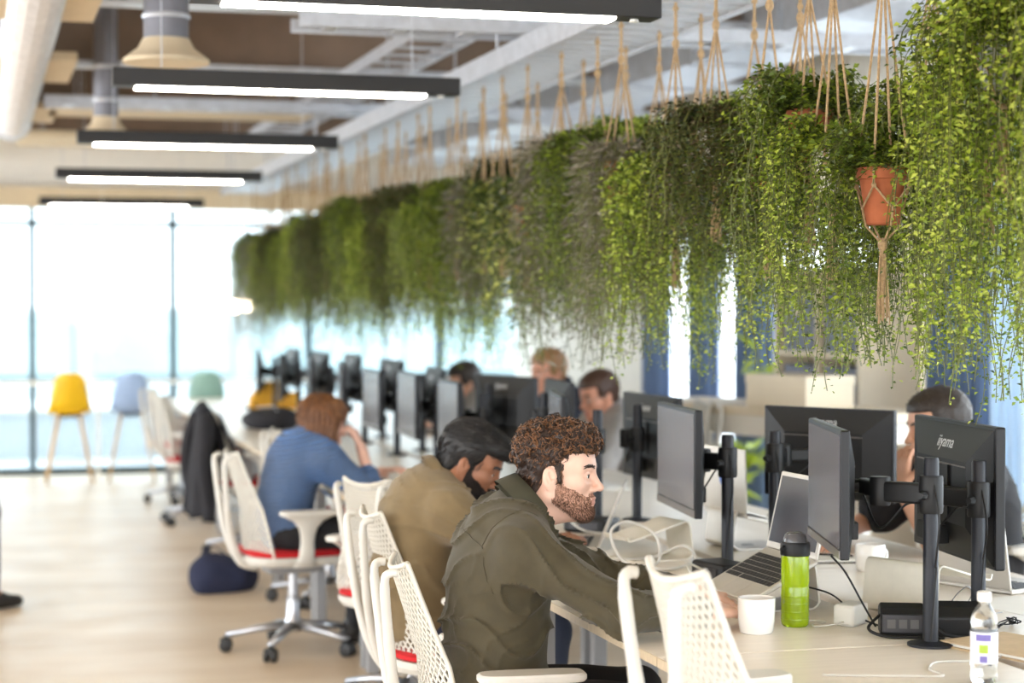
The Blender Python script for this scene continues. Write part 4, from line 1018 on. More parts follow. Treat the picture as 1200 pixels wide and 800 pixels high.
        put(strands(V[low], N[low], 350, 13, side, [.0008, .0012, .0004]), 'side_hair', [hm2], ho)
    elif p.get('strands'):
        flow = Vector(p.get('flow', (0, 0, -1))); crown = Vector((-.045, 0, .13))
        def lay(v, n, rg):
            d = (v - crown)*(1 if p['hair'] == 'bob' else -1)*1.0 + flow*.05 if p['hair'] == 'bob' else Vector((1.0, .1, .15)) if v.z > .055 else Vector((-.7, 0, -.9))
            d = (d - n*d.dot(n)); d = d.normalized() if d.length > 1e-5 else n.orthogonal(); L = rg.uniform(.02, .05); q = Vector((rg.normal(), rg.normal(), rg.normal()))*.0012
            return [v + n*.0002 + q, v + d*L*.35 + n*.0018 + q, v + d*L*.7 + n*.0012 - n*L*L*2, v + d*L - n*L*L*5 + q]
        put(strands(V, N, p['strands'], sd, lay, [.0006, .0014, .0012, .0004]), 'strands', [hm2], ho)
        put(strands(V, N, p['strands'], sd+50, lay, [.0006, .0014, .0012, .0004]), 'strands', [hm], ho)
    elif p['hair'] == 'short':
        def bris(v, n, rg):
            d = Vector((rg.normal()*.3, rg.normal()*.3, rg.normal()*.3 - .2)); return [v - n*.001, v + (n*.006 + d*.006)]
        put(strands(V, N, 700, sd, bris, [.0012, .0004]), 'strands', [hm2], ho)
    if p.get('beard'):
        bi = np.unique(HF[bm == 1]); bv, bn = HV[bi], HN[bi]
        def whisk(v, n, rg):
            L = rg.uniform(.0025, p['beard'])*min(1, max(.35, (-v.z - .02)/.06)); d = (n*.55 + Vector((.25, 0, -.75)) + Vector((rg.normal(), rg.normal(), rg.normal()))*.22).normalized()
            return [v - n*.0006, v + d*L*.55, v + d*L + Vector((0, 0, -.0012))]
        bd = put(strands(bv, bn, p.get('beardn', 1500), sd+9, whisk, [.00075, .0006, .0002]), 'beard', mat('beard_' + p['skin'][0], p.get('beardrgb2', p.get('beardrgb')), .6, var=.3, scale=90), root)
    # ---- top
    g = p.get('loose', .012); fr = p.get('res_cloth', .009); T = Sdf(lo, hi, fr); torso(T, g)
    sl = p.get('sleeve', 1.0)
    for s in (-1, 1):
        e, w = J[s]; sw = p.get('sleeve_w', 1.0)
        if sl >= 0:
            T.cap(SH[s], e, (.056+g*.6)*sw, (.047+g*.5)*sw, k=.04)
            if sl > 0: T.cap(e, e.lerp(w, sl*.96), (.046+g*.5)*sw, (.033+g*.4)*sw, k=.018)
        else: T.cap(SH[s], SH[s].lerp(e, 1+sl), (.056+g*.6)*sw, (.055+g)*sw, k=.04)
    fold = p.get('fold', .006)
    if fold:
        els = [J[s][0] for s in (-1, 1)]
        def fd(x, y, z):
            n1 = vnoise(x*5+sd, y*5, z*5, 21); n2 = vnoise(x*9, y*9+sd, z*9, 22)
            r1 = 1-np.abs(np.sin((x*.55+z*.9+y*.25)*34 + 5.0*n1 + 2.0*n2)); r2 = 1-np.abs(np.sin((x*.9-z*.5-y*.4)*27 + 4.5*n2))
            el = np.exp(-np.minimum.reduce([(x-e.x)**2+(y-e.y)**2+(z-e.z)**2 for e in els])/.012)
            wst = np.exp(-((z-pz-.12)/.12)**2)
            amp = fold*(.35 + .65*np.clip(vnoise(x*6, y*6, z*6, 23)+.4, 0, 1) + .5*el + .3*wst)
            return -amp*(r1**4*.85 + r2**4*.6*np.clip(n1+.3, 0, 1) - .18) + .003*n1
        T.disp(fd)
    T.cut(lambda X, Y, Z: Z - (sz + p.get('hem', .005)) + 0*X + 0*Y)
    hc = Vector(C7) + Vector((.012, 0, .02)); 
    V, F = T.mesh(); V = relax(V, F, 1, .4)
    to = link(p.get('topname', 'shirt'), np_mesh('shirt', V, F, p['top']), root); to['label'] = p['toplabel']
    # collar
    up = (HC - C7).normalized(); ax = (up + Vector((.25, 0, .25))).normalized(); cc = C7 + up*.012 + Vector((.012, 0, .018)); u1 = Vector((0, 1, 0)); u2 = u1.cross(ax).normalized()
    n = 22; ch_ = p.get('collar', .016); rows = []
    for hgt, rr in ((-.03, .078), (-.01, .071), (ch_*.5, .066), (ch_, .0655), (ch_*1.02, .070), (ch_*.2, .079), (-.022, .088)):
        rows.append([tuple(cc + ax*hgt + u1*math.sin(2*PI*i/n)*rr*1.0 + u2*math.cos(2*PI*i/n)*rr) for i in range(n+1)])
    MB().sheet(rows).build('collar', p.get('collarm', p['top']), to, smooth=True)
    if p.get('seams'):
        # yoke and sleeve seams as raised stitched tubes over the shirt surface
        from mathutils.bvhtree import BVHTree
        bv = BVHTree.FromPolygons([Vector(v) for v in V], [tuple(f) for f in F])
        def on(pts):
            out = []
            for q in pts:
                h_ = bv.find_nearest(Vector(q))
                if h_[0] is not None: out.append(h_[0] + h_[1]*.0006 if h_[1].dot(Vector(q)-sp(.6)) > 0 else h_[0] - h_[1]*.0006)
            return out
        s = -1; c0 = SH[s]
        MB().tube(on(arc([c0 + Vector((.03, .035, .09)), c0 + Vector((-.02, .04, .09)), c0 + Vector((-.07, .045, .03)), c0 + Vector((-.08, .05, -.05)), c0 + Vector((-.05, .03, -.13))], 8)), .0016, 5).build('sleeve_seam', p['top'], to, smooth=True)
        MB().tube(on(arc([C7 + Vector((-.12, -.15, -.07)), C7 + Vector((-.14, -.08, -.05)), C7 + Vector((-.14, 0, -.04)), C7 + Vector((-.14, .1, -.05))], 10)), .0015, 5).build('yoke_seam', p['top'], to, smooth=True)
    # ---- trousers and shoes
    L = Sdf(lo, (hi[0], hi[1], pz + .10), .012)
    L.ell(sp(.0) + Vector((0, 0, -.01)), (.118, .168, .10), tr, k=0)
    for s in (-1, 1):
        L.cap(HIP[s], KN[s], .086, .066, k=.04); L.cap(KN[s], AN[s] + Vector((0, 0, .01)), .064, .056, k=.02)
    L.disp(lambda x, y, z: -.005*vnoise(x*16, y*16, z*9, 31)); L.cut(lambda X, Y, Z: Z - .055 + 0*X + 0*Y)
    V, F = L.mesh(); V = relax(V, F, 1, .4); link('trousers', np_mesh('trousers', V, F, p.get('trousers', mat('black_denim', (26, 26, 30), .85, var=.1, bump=.1, bscale=300))), root)
    for s in (-1, 1):
        a = AN[s]; S_ = Sdf((a.x-.12, a.y-.07, -.005), (a.x+.24, a.y+.07, .13), .008)
        S_.cap((a.x-.03, a.y, .045), (a.x+.06, a.y, .045), .042, .045, k=0); S_.cap((a.x+.06, a.y, .038), (a.x+.17, a.y, .028), .043, .032, k=.02); S_.cap((a.x-.01, a.y, .05), (a.x-.015, a.y, .09), .042, .045, k=.02)
        S_.cut(lambda X, Y, Z: Z - .003 + 0*X + 0*Y); V, F = S_.mesh()
        link('shoe', np_mesh('shoe', relax(V, F, 1), F, p.get('shoe', mat('dark_shoe_leather', (34, 30, 30), .5))), root)
    if p.get('glasses'):
        gb = MB()
        for s in (-1, 1):
            gb.tube([(.092 - .006*abs(math.cos(i*PI/8)), s*.033 + .025*math.cos(i*PI/8), .002 + .019*math.sin(i*PI/8)) for i in range(17)], .0016, 5)
            gb.tube([(.085, s*.058, .006), (.03, s*.074, .008), (-.012, s*.080, .004)], .0017, 5)
        gb.tube([(.094, -.009, .006), (.097, 0, .009), (.094, .009, .006)], .0016, 5)
        put(gb, 'glasses', mat('clear_spectacle_frame', (150, 140, 130), .3), root)
    return root
# ------------------------------------------------------------------ the people
def wrinkle(m, scale, strength, stretch=(1, 1, 1)):
    nt = m.node_tree; b = nt.nodes['Principled BSDF']; n = nt.nodes.new('ShaderNodeTexNoise'); n.noise_type = 'RIDGED_MULTIFRACTAL'
    n.inputs['Scale'].default_value = scale; n.inputs['Detail'].default_value = 2; n.inputs['Distortion'].default_value = .6
    tc = nt.nodes.new('ShaderNodeTexCoord'); mp = nt.nodes.new('ShaderNodeMapping'); mp.inputs['Scale'].default_value = stretch; mp.inputs['Rotation'].default_value = (0.3, .5, .4)
    bp = nt.nodes.new('ShaderNodeBump'); bp.inputs['Strength'].default_value = strength; bp.inputs['Distance'].default_value = .02
    nt.links.new(tc.outputs['Object'], mp.inputs['Vector']); nt.links.new(mp.outputs['Vector'], n.inputs['Vector']); nt.links.new(n.outputs['Fac'], bp.inputs['Height'])
    l = b.inputs['Normal'].links
    if l: nt.links.new(l[0].from_socket, bp.inputs['Normal'])
    nt.links.new(bp.outputs['Normal'], b.inputs['Normal']); return m
olive = mat('olive_cotton_twill', (67, 60, 40), .8, var=.12, scale=20, bump=.12, bscale=420, sheen=.1)
tan = mat('tan_sweatshirt', (118, 101, 72), .9, var=.08, scale=18, bump=.15, bscale=260, sheen=.15)
wrinkle(olive, 5.5, .5, (1, 1, 1.9)); wrinkle(tan, 4, .35, (1, 1, 1.6))
black = mat('black_tshirt', (30, 30, 34), .85, var=.1, bump=.1, bscale=200)
navy = mat('navy_jumper', (34, 38, 54), .9, var=.1); grey = mat('light_grey_cardigan', (164, 160, 158), .9, var=.08, bump=.15, bscale=150)
dkcoat = mat('charcoal_coat', (48, 46, 52), .9, var=.1)
def knit():
    m = mat('blue_rib_knit', (84, 128, 190), .9, var=.06, scale=30, sheen=.2); nt = m.node_tree; b = nt.nodes['Principled BSDF']
    tc = nt.nodes.new('ShaderNodeTexCoord'); mp = nt.nodes.new('ShaderNodeMapping'); mp.inputs['Rotation'].default_value = (0, R(12), 0)
    w = nt.nodes.new('ShaderNodeTexWave'); w.bands_direction = 'Z'; w.inputs['Scale'].default_value = 17; w.inputs['Distortion'].default_value = 1.2; w.inputs['Detail'].default_value = 1
    bp = nt.nodes.new('ShaderNodeBump'); bp.inputs['Strength'].default_value = 1.0; bp.inputs['Distance'].default_value = .04
    nt.links.new(tc.outputs['Object'], mp.inputs['Vector']); nt.links.new(mp.outputs['Vector'], w.inputs['Vector']); nt.links.new(w.outputs['Fac'], bp.inputs['Height']); nt.links.new(bp.outputs['Normal'], b.inputs['Normal'])
    return m
person('bearded man with curly brown hair in a dark olive shirt, leaning on the desk', (1.285, 4.74), -4, dict(
    seat=.455, lean=5, hunch=.028, spine=.475, sh=.178, sdrop=.088, sfwd=.0, twist=0, neckv=(.115, -.012, .092), head=(2, -24, 0), hscale=.965,
    arms={-1: dict(w=(.47, -.235, .79), pole=(-.3, -1, -.35), hn=(0, -.2, 1), th=(0, 1, 0), curl=.3), 1: dict(w=(.54, .10, .785), pole=(0, 1, -.5), hn=(0, 0, 1), th=(0, -1, 0), curl=.3)},
    skin=('fair', (226, 184, 164)), lips=(198, 144, 128), hair='curly', hairname='auburn', hairrgb=(46, 30, 22), hairrgb2=(116, 78, 48), hairlabel='short curly auburn hair', beard=.0065, beardn=2600, beardrgb=(190, 144, 122), beardrgb2=(86, 58, 42), iris=(58, 54, 50),
    res=.0026, hairres=.0035, res_cloth=.006, hres=.0035, top=olive, toplabel='dark olive long-sleeved shirt', loose=.016, fold=.027, collar=.03, seams=True, torso=1.04,
    collarm=mat('olive_collar', (58, 56, 40), .8, var=.1)))
person('dark-haired bearded man in a tan sweatshirt looking down at his desk', (1.36, 5.98), -6, dict(
    seat=.455, lean=6, hunch=.04, spine=.435, sh=.175, sfwd=.04, sdrop=.085, neckv=(.115, -.01, .058), head=(24, -16, 0),
    arms={-1: dict(w=(.42, -.13, .785), pole=(0, -1, -.6), hn=(0, 0, 1), curl=.4), 1: dict(w=(.42, .10, .785), pole=(0, 1, -.5), curl=.4)},
    skin=('brown', (158, 108, 82)), lips=(140, 84, 72), hair='quiff', hairname='black', hairrgb=(16, 14, 15), hairrgb2=(36, 31, 31), hairlabel='swept-up black hair', strands=900, beard=.010, beardn=1800, beardrgb=(40, 30, 28), beardrgb2=(24, 20, 20), iris=(40, 26, 18),
    res=.0034, hairres=.004, res_cloth=.008, top=tan, topname='sweatshirt', toplabel='tan crew-neck sweatshirt', loose=.022, fold=.017, collar=.012, torso=1.0, trousers=mat('blue_denim', (52, 60, 80), .85)))
person('woman with a brown bob in a ribbed blue jumper, chin on her hand', (1.33, 8.52), 6, dict(
    seat=.45, lean=14, hunch=.05, spine=.405, sh=.145, sfwd=.04, sdrop=.075, neckv=(.07, 0, .075), head=(10, 4, 0), hscale=.95,
    arms={-1: dict(w=(.33, -.06, .90), pole=(.25, -.4, -1), hd=(-.35, .15, .9), hn=(.8, -.4, .3), th=(0, .2, 1), curl=.9), 1: dict(w=(.46, .12, .78), pole=(0, 1, -.5), curl=.3)},
    skin=('rosy', (226, 180, 160)), hair='bob', hairname='chestnut', hairrgb=(104, 66, 38), hairrgb2=(158, 108, 66), hairlabel='chestnut chin-length bob', strands=900, flow=(0, 0, -1),
    res=.0045, res_cloth=.009, top=knit(), topname='jumper', toplabel='ribbed blue knitted jumper', loose=.02, fold=.010, sleeve=.55, sleeve_w=1.2, hem=-.0, collar=.012, torso=.88))
person('short-haired man in a black t-shirt with a hand at his mouth', (3.245, 5.78), 176, dict(
    seat=.46, lean=8, hunch=.03, spine=.49, neckv=(.09, 0, .10), head=(8, -4, 0),
    arms={1: dict(w=(.33, .10, .955), pole=(.3, .25, -1), hd=(-.10, -.15, 1), hn=(.9, .3, .1), th=(-1, 0, .2), curl=.55), -1: dict(w=(.48, -.10, .775), pole=(0, -1, -.5), curl=.4)},
    skin=('fair2', (214, 162, 134)), hair='short', hair_t=.008, hairname='dark_brown', hairrgb=(44, 34, 28), hairrgb2=(74, 58, 46), hairlabel='closely cropped dark brown hair', beard=.004, beardn=900, beardrgb=(150, 108, 86), beardrgb2=(90, 64, 48),
    res=.0036, res_cloth=.009, top=black, topname='tshirt', toplabel='black short-sleeved t-shirt', sleeve=-.25, sleeve_w=1.15, loose=.018, fold=.007))
person('man in glasses and a light grey cardigan on the far side of the bench', (3.26, 9.42), 186, dict(
    seat=.45, lean=12, hunch=.03, spine=.46, neckv=(.085, 0, .085), head=(14, 4, 0),
    arms={1: dict(w=(.42, .10, .785), pole=(0, 1, -.6)), -1: dict(w=(.42, -.10, .785), pole=(0, -1, -.6))},
    skin=('fair3', (210, 150, 124)), hair='short', hair_t=.011, hairname='brown', hairrgb=(70, 46, 34), hairrgb2=(104, 72, 52), hairlabel='short brown hair', glasses=True,
    res=.005, res_cloth=.011, top=grey, topname='cardigan', toplabel='light grey cardigan', loose=.02, fold=.006))
person('fair-haired man in a dark jumper looking over the black monitors', (3.26, 10.45), 192, dict(
    seat=.48, lean=8, hunch=.03, spine=.50, neckv=(.085, 0, .095), head=(4, 8, 0),
    arms={1: dict(w=(.42, .10, .785), pole=(0, 1, -.6)), -1: dict(w=(.42, -.10, .785), pole=(0, -1, -.6))},
    skin=('fair3', (210, 150, 124)), hair='short', hair_t=.015, hairname='sandy', hairrgb=(150, 108, 70), hairrgb2=(186, 144, 100), hairlabel='short sandy hair',
    res=.005, res_cloth=.011, top=navy, topname='jumper', toplabel='dark navy jumper', loose=.02, fold=.006))
person('dark-haired person half hidden between the black monitors', (3.22, 12.0), 184, dict(
    seat=.45, lean=16, hunch=.03, spine=.45, neckv=(.085, 0, .07), head=(12, 0, 0),
    arms={1: dict(w=(.42, .10, .785), pole=(0, 1, -.6)), -1: dict(w=(.42, -.10, .785), pole=(0, -1, -.6))},
    skin=('fair2', (214, 162, 134)), hair='short', hair_t=.015, hairname='dark_brown', hairrgb=(44, 34, 28), hairrgb2=(74, 58, 46), hairlabel='dark brown hair',
    res=.006, res_cloth=.012, top=grey, topname='cardigan', toplabel='light grey top', loose=.02, fold=.005))
person('person in dark trousers and black shoes walking at the left edge', (-.08, 10.15), 35, dict(
    standing=True, stride=.10, lean=-4, hunch=.01, spine=.50, seat=.80, neckv=(.05, 0, .12), head=(4, 0, 0),
    arms={1: dict(w=(.10, .24, .92), pole=(-1, .3, 0), hn=(0, 1, 0), th=(1, 0, 0)), -1: dict(w=(-.10, -.24, .92), pole=(-1, -.3, 0), hn=(0, -1, 0), th=(1, 0, 0))},
    skin=('fair2', (214, 162, 134)), hair='short', hair_t=.012, hairname='dark_brown', hairrgb=(44, 34, 28), hairrgb2=(74, 58, 46), hairlabel='dark brown hair',
    res=.006, res_cloth=.012, top=dkcoat, topname='coat', toplabel='charcoal jacket', hem=.06, loose=.02, trousers=mat('charcoal_trousers', (58, 52, 58), .85)))

# ------------------------------------------------------------------ things on the bench
DZ = .738
M_KEY = mat('dark_keys', (40, 40, 44), .5); M_SCRD = mat('dark_laptop_screen', (46, 44, 50), .18, var=.15, scale=9, stretch=(1, 1, 6))
def laptop(loc, rz, label, lid=105, sticker=False, tilt=0):
    """opens towards -x: keyboard front edge at -x, lid hinge at +x"""
    t = thing('laptop', label, 'laptop', loc, rz)
    T = Matrix.Rotation(R(tilt), 4, 'Y')
    def put(b, nm, m, par=t, bevel=0): b.v = [tuple(T @ Vector(v)) for v in b.v]; return b.build(nm, m, par, bevel=bevel)
    base = put(MB().bb(-.11, .11, -.155, .155, 0, .013), 'base', M_ALU2, bevel=.004)
    kb = MB()
    for r in range(6):
        for c in range(14):
            if r == 0 and 4 <= c <= 8: continue
            x = -.028 + r*.0195; y = .132 - c*.0203; kb.bb(x - .0082, x + .0082, y - .0085, y + .0085, .0131, .0148)
    kb.bb(-.0362, -.0198, -.052, .052, .0131, .0148)
    k = put(kb, 'keyboard', M_KEY, base); k['kind'] = 'stuff'
    put(MB().bb(-.103, -.042, -.05, .05, .0129, .0134), 'trackpad', mat('trackpad', (190, 186, 180), .35), base)
    L = Matrix.Translation((.108, 0, .014)) @ Matrix.Rotation(R(lid - 90), 4, 'Y')
    def lidpart(b, nm, m, par, bevel=0): b.v = [tuple(T @ (L @ Vector(v))) for v in b.v]; return b.build(nm, m, par, bevel=bevel)
    lo = lidpart(MB().bb(0, .007, -.155, .155, 0, .215), 'lid', M_ALU2, t, .003)
    lidpart(MB().bb(-.0012, 0, -.149, .149, .010, .209), 'screen_frame', mat('screen_border', (196, 192, 186), .4) if not sticker else M_BLACK, lo)
    lidpart(MB().bb(-.0018, -.0011, -.142, .142, .018, .203), 'screen', M_SCRD, lo)
    if sticker:
        lidpart(MB().lathe([(.0001, 0), (.026, 0), (.026, .0008), (.0001, .0008)], 24, (.0072, 0, .11), axis=(1, 0, 0)), 'sticker', mat('blue_sticker', (60, 110, 200), .4), lo)
    else:
        pass
    return t
def bent_sheet(pts, w, th):
    """a plate of width w bent along a profile in x-z"""
    P = [Vector((x, 0, z)) for x, z in pts]; rows = []
    b = MB(); n = len(P); vs = []
    for i, p in enumerate(P):
        tt = (P[min(i+1, n-1)] - P[max(i-1, 0)]).normalized(); nn = Vector((-tt.z, 0, tt.x))
        for s in (-1, 1):
            for q in (-1, 1): vs.append(p + nn*th/2*q + Vector((0, s*w/2, 0)))
    fs = []
    for i in range(n-1):
        a, c = 4*i, 4*i+4; fs += [(a, a+2, c+2, c), (a+1, c+1, c+3, a+3), (a, c, c+1, a+1), (a+2, a+3, c+3, c+2)]
    fs += [(0, 1, 3, 2), (4*n-4, 4*n-2, 4*n-1, 4*n-3)]
    return b.add(vs, fs)
def lstand(loc, rz, label, m, h=.11, w=.2, d=.2, drop=.05):
    t = thing('laptop_stand', label, 'laptop stand', loc, rz)
    pr = [(-.09, .003), (.10, .003)] + [(.10 + .03*math.sin(a), .033 - .03*math.cos(a)) for a in (0.4, .8, 1.2)]
    pr += [(.118, h - .02)] + [(.10 + .016*math.cos(a), h - .012 + .016*math.sin(a)) for a in (.2, .7, 1.2, 1.7)] + [(-.06, h - drop*.8), (-.10, h - drop), (-.108, h - drop + .002), (-.112, h - drop + .014)]
    sbuild(bent_sheet(pr, w, .005), 'plate', m, t)
    sbuild(MB().lathe([(.022, -.001), (.022, .0005), (.018, .0005)], 20, (.02, 0, .0065)), 'cable_ring', M_GREYLEG, t)
    return t
lstand((2.03, 4.80, DZ), R(2), 'aluminium laptop stand under the open laptop beside the green bottle', M_ALU2, .125, .2, drop=.1)
laptop((2.03, 4.80, DZ + .080), R(2), 'open silver laptop raised on a stand beside the green bottle', 130, tilt=-27)
laptop((1.93, 6.22, DZ), R(-22), 'open silver laptop with a dark screen in front of the man looking down', 112)
M_STANDW = mat('frosted_white_stand', (232, 226, 212), .35)
lstand((2.06, 5.80, DZ), R(10), 'cream bent laptop stand among the loops of white cable', M_STANDW, .12, .16)
lstand((2.44, 4.62, DZ), R(205), 'white bent laptop stand behind the front black pole', M_STANDW, .135, .24)
lstand((2.52, 6.02, DZ), R(186), 'aluminium laptop stand under the laptop with the blue sticker', M_ALU2, .13, .2)
laptop((2.52, 6.02, DZ + .088), R(186), 'silver laptop seen from behind with a blue round sticker', 104, True, tilt=-12)
laptop((2.84, 4.98, DZ), R(200), 'silver laptop seen edge-on beside the man in the black t-shirt', 100)
# mugs
def mug(loc, label, r, h, rz):
    t = thing('mug', label, 'mug', loc, rz)
    sbuild(MB().lathe([(r*.80, 0), (r*.88, .004), (r*.97, h*.4), (r, h - .003), (r - .002, h), (r - .005, h - .002), (r*.84, .012), (.0005, .010)], 32), 'cup', mat('white_ceramic', (242, 240, 236), .2, var=.01, coat=.3), t, 50)
    MB().tube([(r*.94 + .030*math.sin(a), 0, h*.52 + h*.30*math.cos(a)) for a in [PI*i/12 for i in range(13)]], .0055, 8).build('handle', MATS['white_ceramic'], t, smooth=True)
    sbuild(MB().lathe([(.0005, h*.80), (r*.93, h*.80)], 24, cap=False), 'drink', mat('black_coffee', (40, 24, 16), .1), t)
mug((1.86, 4.42, DZ), 'white mug standing beside the green bottle', .047, .088, R(50))
mug((2.63, 5.36, DZ), 'white mug in front of the man in the black t-shirt', .046, .083, R(20))
# green drinking bottle
t = thing('drinking_bottle', 'translucent lime green drinking bottle with a black lid', 'bottle', (1.995, 4.49, DZ))
M_GB = mat('lime_translucent_plastic', (186, 220, 20), .12, var=.02, trans=.55)
sbuild(MB().lathe([(.030, 0), (.034, .004), (.0355, .012), (.0355, .095), (.0345, .10), (.0345, .104), (.0355, .109), (.0355, .176), (.034, .186), (.030, .190)], 32), 'body', M_GB, t, 40)
sbuild(MB().lathe([(.0372, .180), (.0378, .183), (.0378, .207), (.0365, .212), (.032, .214)], 32), 'collar', M_BLACK, t, 40)
sbuild(MB().lathe([(.031, .213), (.030, .222), (.026, .233), (.018, .238), (.001, .239)], 28), 'cap', mat('smoky_clear_plastic', (120, 120, 126), .15, trans=.5), t, 60)
MB().tube([(-.036, -.012, .205), (-.045, -.014, .198), (-.040, -.012, .186)], .004, 6).build('clip', M_BLACK, t, smooth=True)
for k in range(4):
    sbuild(MB().lathe([(.0352, .014 + k*.02), (.0362, .018 + k*.02), (.0352, .022 + k*.02)], 32, cap=False), 'grip_ring', M_GB, t, 60)
# clear water bottle
t = thing('water_bottle', 'clear plastic water bottle with a printed label, close to the camera', 'bottle', (2.085, 3.70, DZ))
M_CLEAR = mat('clear_plastic', (244, 248, 250), .05, var=.0, trans=.92)
sbuild(MB().lathe([(.024, 0), (.028, .006), (.029, .02), (.027, .03), (.029, .04), (.029, .115), (.027, .122), (.029, .13), (.026, .148), (.014, .168), (.0125, .172), (.0125, .182)], 28), 'body', M_CLEAR, t, 40)
sbuild(MB().lathe([(.0145, .176), (.0152, .178), (.0152, .195), (.0135, .197)], 20), 'cap', mat('milky_cap', (232, 230, 226), .4), t, 40)
lb = MB().lathe([(.0294, .045), (.0294, .112)], 28, cap=False); lo = sbuild(lb, 'label_band', mat('pale_label_film', (228, 230, 240), .4, var=.03), t, 60)
def band_patch(z0, z1, a0, a1, m, nm): 
    sbuild(MB().sheet([[(.0297*math.cos(a0+(a1-a0)*i/8), .0297*math.sin(a0+(a1-a0)*i/8), z) for i in range(9)] for z in (z0, z1)]), nm, m, lo, 60)
ca = math.atan2(-3.7, -2.085)
band_patch(.094, .108, ca - .6, ca + .5, mat('label_violet', (120, 110, 180), .5), 'print'); band_patch(.068, .086, ca - .35, ca + .3, mat('label_lime', (170, 196, 70), .5), 'print'); band_patch(.048, .062, ca - .3, ca + .25, MATS['label_violet'], 'print')
# black dock and its box
t = thing('power_dock', 'black power and network dock at the foot of the front pole', 'dock', (2.27, 4.28, DZ), R(-22))
ck = [(-.045, 0), (.045, 0), (.05, .012), (.05, .06), (.038, .074), (.0, .084), (-.03, .074), (-.05, .05)]
M4 = Matrix(((0, 0, 1, 0), (1, 0, 0, 0), (0, 1, 0, 0), (0, 0, 0, 1)))
MB().prism([(a, b) for a, b in ck], -.02, .12, M4).build('housing', M_BLACK, t, bevel=.006)
MB().prism([(a*.9, b*.92) for a, b in ck], -.13, -.024, M4).build('open_end', M_BLACK, t, bevel=.004)
MB().bb(-.126, -.03, -.056, -.044, .012, .055).build('socket_panel', mat('dark_metal_panel', (60, 58, 60), .35, .5), t)
for k in range(3): MB().bb(-.115 + k*.028, -.095 + k*.028, -.0575, -.0555, .022, .044).build('socket', mat('socket_grey', (84, 82, 80), .5), t)
MB().tube(arc([(-.13, -.02, .05), (-.16, -.05, .02), (-.12, -.08, .006), (-.05, -.075, .005), (.02, -.08, .005)], 8), .004, 6).build('cable', M_BLACK, t, smooth=True)
MB().tube(arc([(.0, -.05, .03), (.03, -.08, .012), (.07, -.07, .006), (.12, -.075, .006)], 8), .005, 6).build('cable', M_BLACK, t, smooth=True)
t = thing('power_adapter', 'white plastic power adapter lying beside the black dock', 'adapter', (2.14, 4.47, DZ), R(40))
MB().bb(-.045, .045, -.03, .03, 0, .055).build('brick_body', M_WHITE, t, bevel=.008)
MB().tube(arc([(-.045, 0, .012), (-.08, .01, .01), (-.10, .05, .004), (-.06, .075, .004), (-.02, .06, .004), (-.03, .11, .004), (-.1, .12, .004)], 8), .0022, 6).build('cable', M_WHITE, t, smooth=True)
for k in range(2): MB().bb(.045, .06, -.012 + k*.02, -.006 + k*.02, .01, .018).build('prong', M_STEEL, t)
def cable(label, pts, r, m):
    o = MB().tube(arc(pts, 8), r, 6).build('cable', m, None, smooth=True); return tag(o, label, 'cable')
cable('thick white cable looped in coils on the desk before the grey screen', [(2.14, 5.60, .745), (2.02, 5.52, .745), (1.92, 5.60, .76), (1.90, 5.68, .84), (1.97, 5.72, .87), (2.04, 5.66, .83), (2.02, 5.58, .76), (1.93, 5.55, .746), (1.84, 5.64, .744), (1.88, 5.78, .744), (2.04, 5.74, .75), (2.12, 5.62, .80), (2.14, 5.56, .76), (2.08, 5.46, .744)], .005, M_WHITE)
cable('thin black cable running from the laptop across the desk', [(2.13, 4.72, .80), (2.16, 4.62, .79), (2.17, 4.50, .755), (2.19, 4.42, .742), (2.21, 4.37, .742)], .0025, M_BLACK)
cable('thin black cable hanging from the edge-on monitor to the desk', [(2.07, 4.44, .92), (2.10, 4.42, .88), (2.14, 4.40, .80), (2.17, 4.39, .744)], .0026, M_BLACK)
cable('white charging cable curling along the near edge of the desk', [(1.78, 3.86, .741), (1.86, 3.83, .741), (1.95, 3.80, .741), (2.03, 3.78, .741), (2.04, 3.86, .741), (2.10, 3.93, .741), (2.22, 3.92, .741), (2.30, 3.98, .741)], .0026, M_WHITE)
cable('thin grey cable tangled beside the white stand', [(2.40, 4.50, .742), (2.44, 4.47, .75), (2.47, 4.45, .80), (2.44, 4.42, .83), (2.42, 4.46, .78), (2.50, 4.47, .745), (2.60, 4.52, .742)], .0015, M_GREYLEG)
t = thing('earphones', 'tangled dark earphones on the desk beside the water bottle', 'earphones', (2.50, 4.33, DZ))
rg = random.Random(4); MB().tube(arc([(rg.uniform(-.04, .04), rg.uniform(-.03, .03), .004 + rg.uniform(0, .02)) for _ in range(16)], 5), .0018, 5).build('wire', M_BLACK, t, smooth=True)
for s in (-1, 1): MB().ball((s*.03, .02, .008), .007, 8, 6).build('earbud', M_BLACK, t, smooth=True)
def sheetpaper(name, label, cat, loc, rz, w, d, th, m):
    o = MB().bb(-w/2, w/2, -d/2, d/2, 0, th).build(name, m); o.location = loc; o.rotation_euler = (0, 0, rz); return tag(o, label, cat)
def cardbox(name, label, loc, rz, w, d, h, m):
    t = thing(name, label, 'box', loc, rz)
    MB().bb(-w/2, w/2, -d/2, d/2, 0, h*.9).build('body', m, t, bevel=.003); MB().bb(-w/2 - .004, w/2 + .004, -d/2 - .004, d/2 + .004, h*.72, h).build('lid', m, t, bevel=.003); return t
M_KRAFT = mat('kraft_card', (196, 172, 138), .85, var=.06, scale=30)
t = thing('card_folder', 'kraft card folder with white pages lying at the right of the desk', 'folder', (2.36, 4.02, DZ), R(18))
MB().bb(-.11, .11, -.15, .15, 0, .003).build('back_cover', M_KRAFT, t); MB().bb(-.10, .105, -.145, .145, .003, .011).build('pages', mat('paper', (240, 238, 232), .8, var=.01), t); MB().bb(-.11, .11, -.15, .15, .011, .014).build('front_cover', M_KRAFT, t)
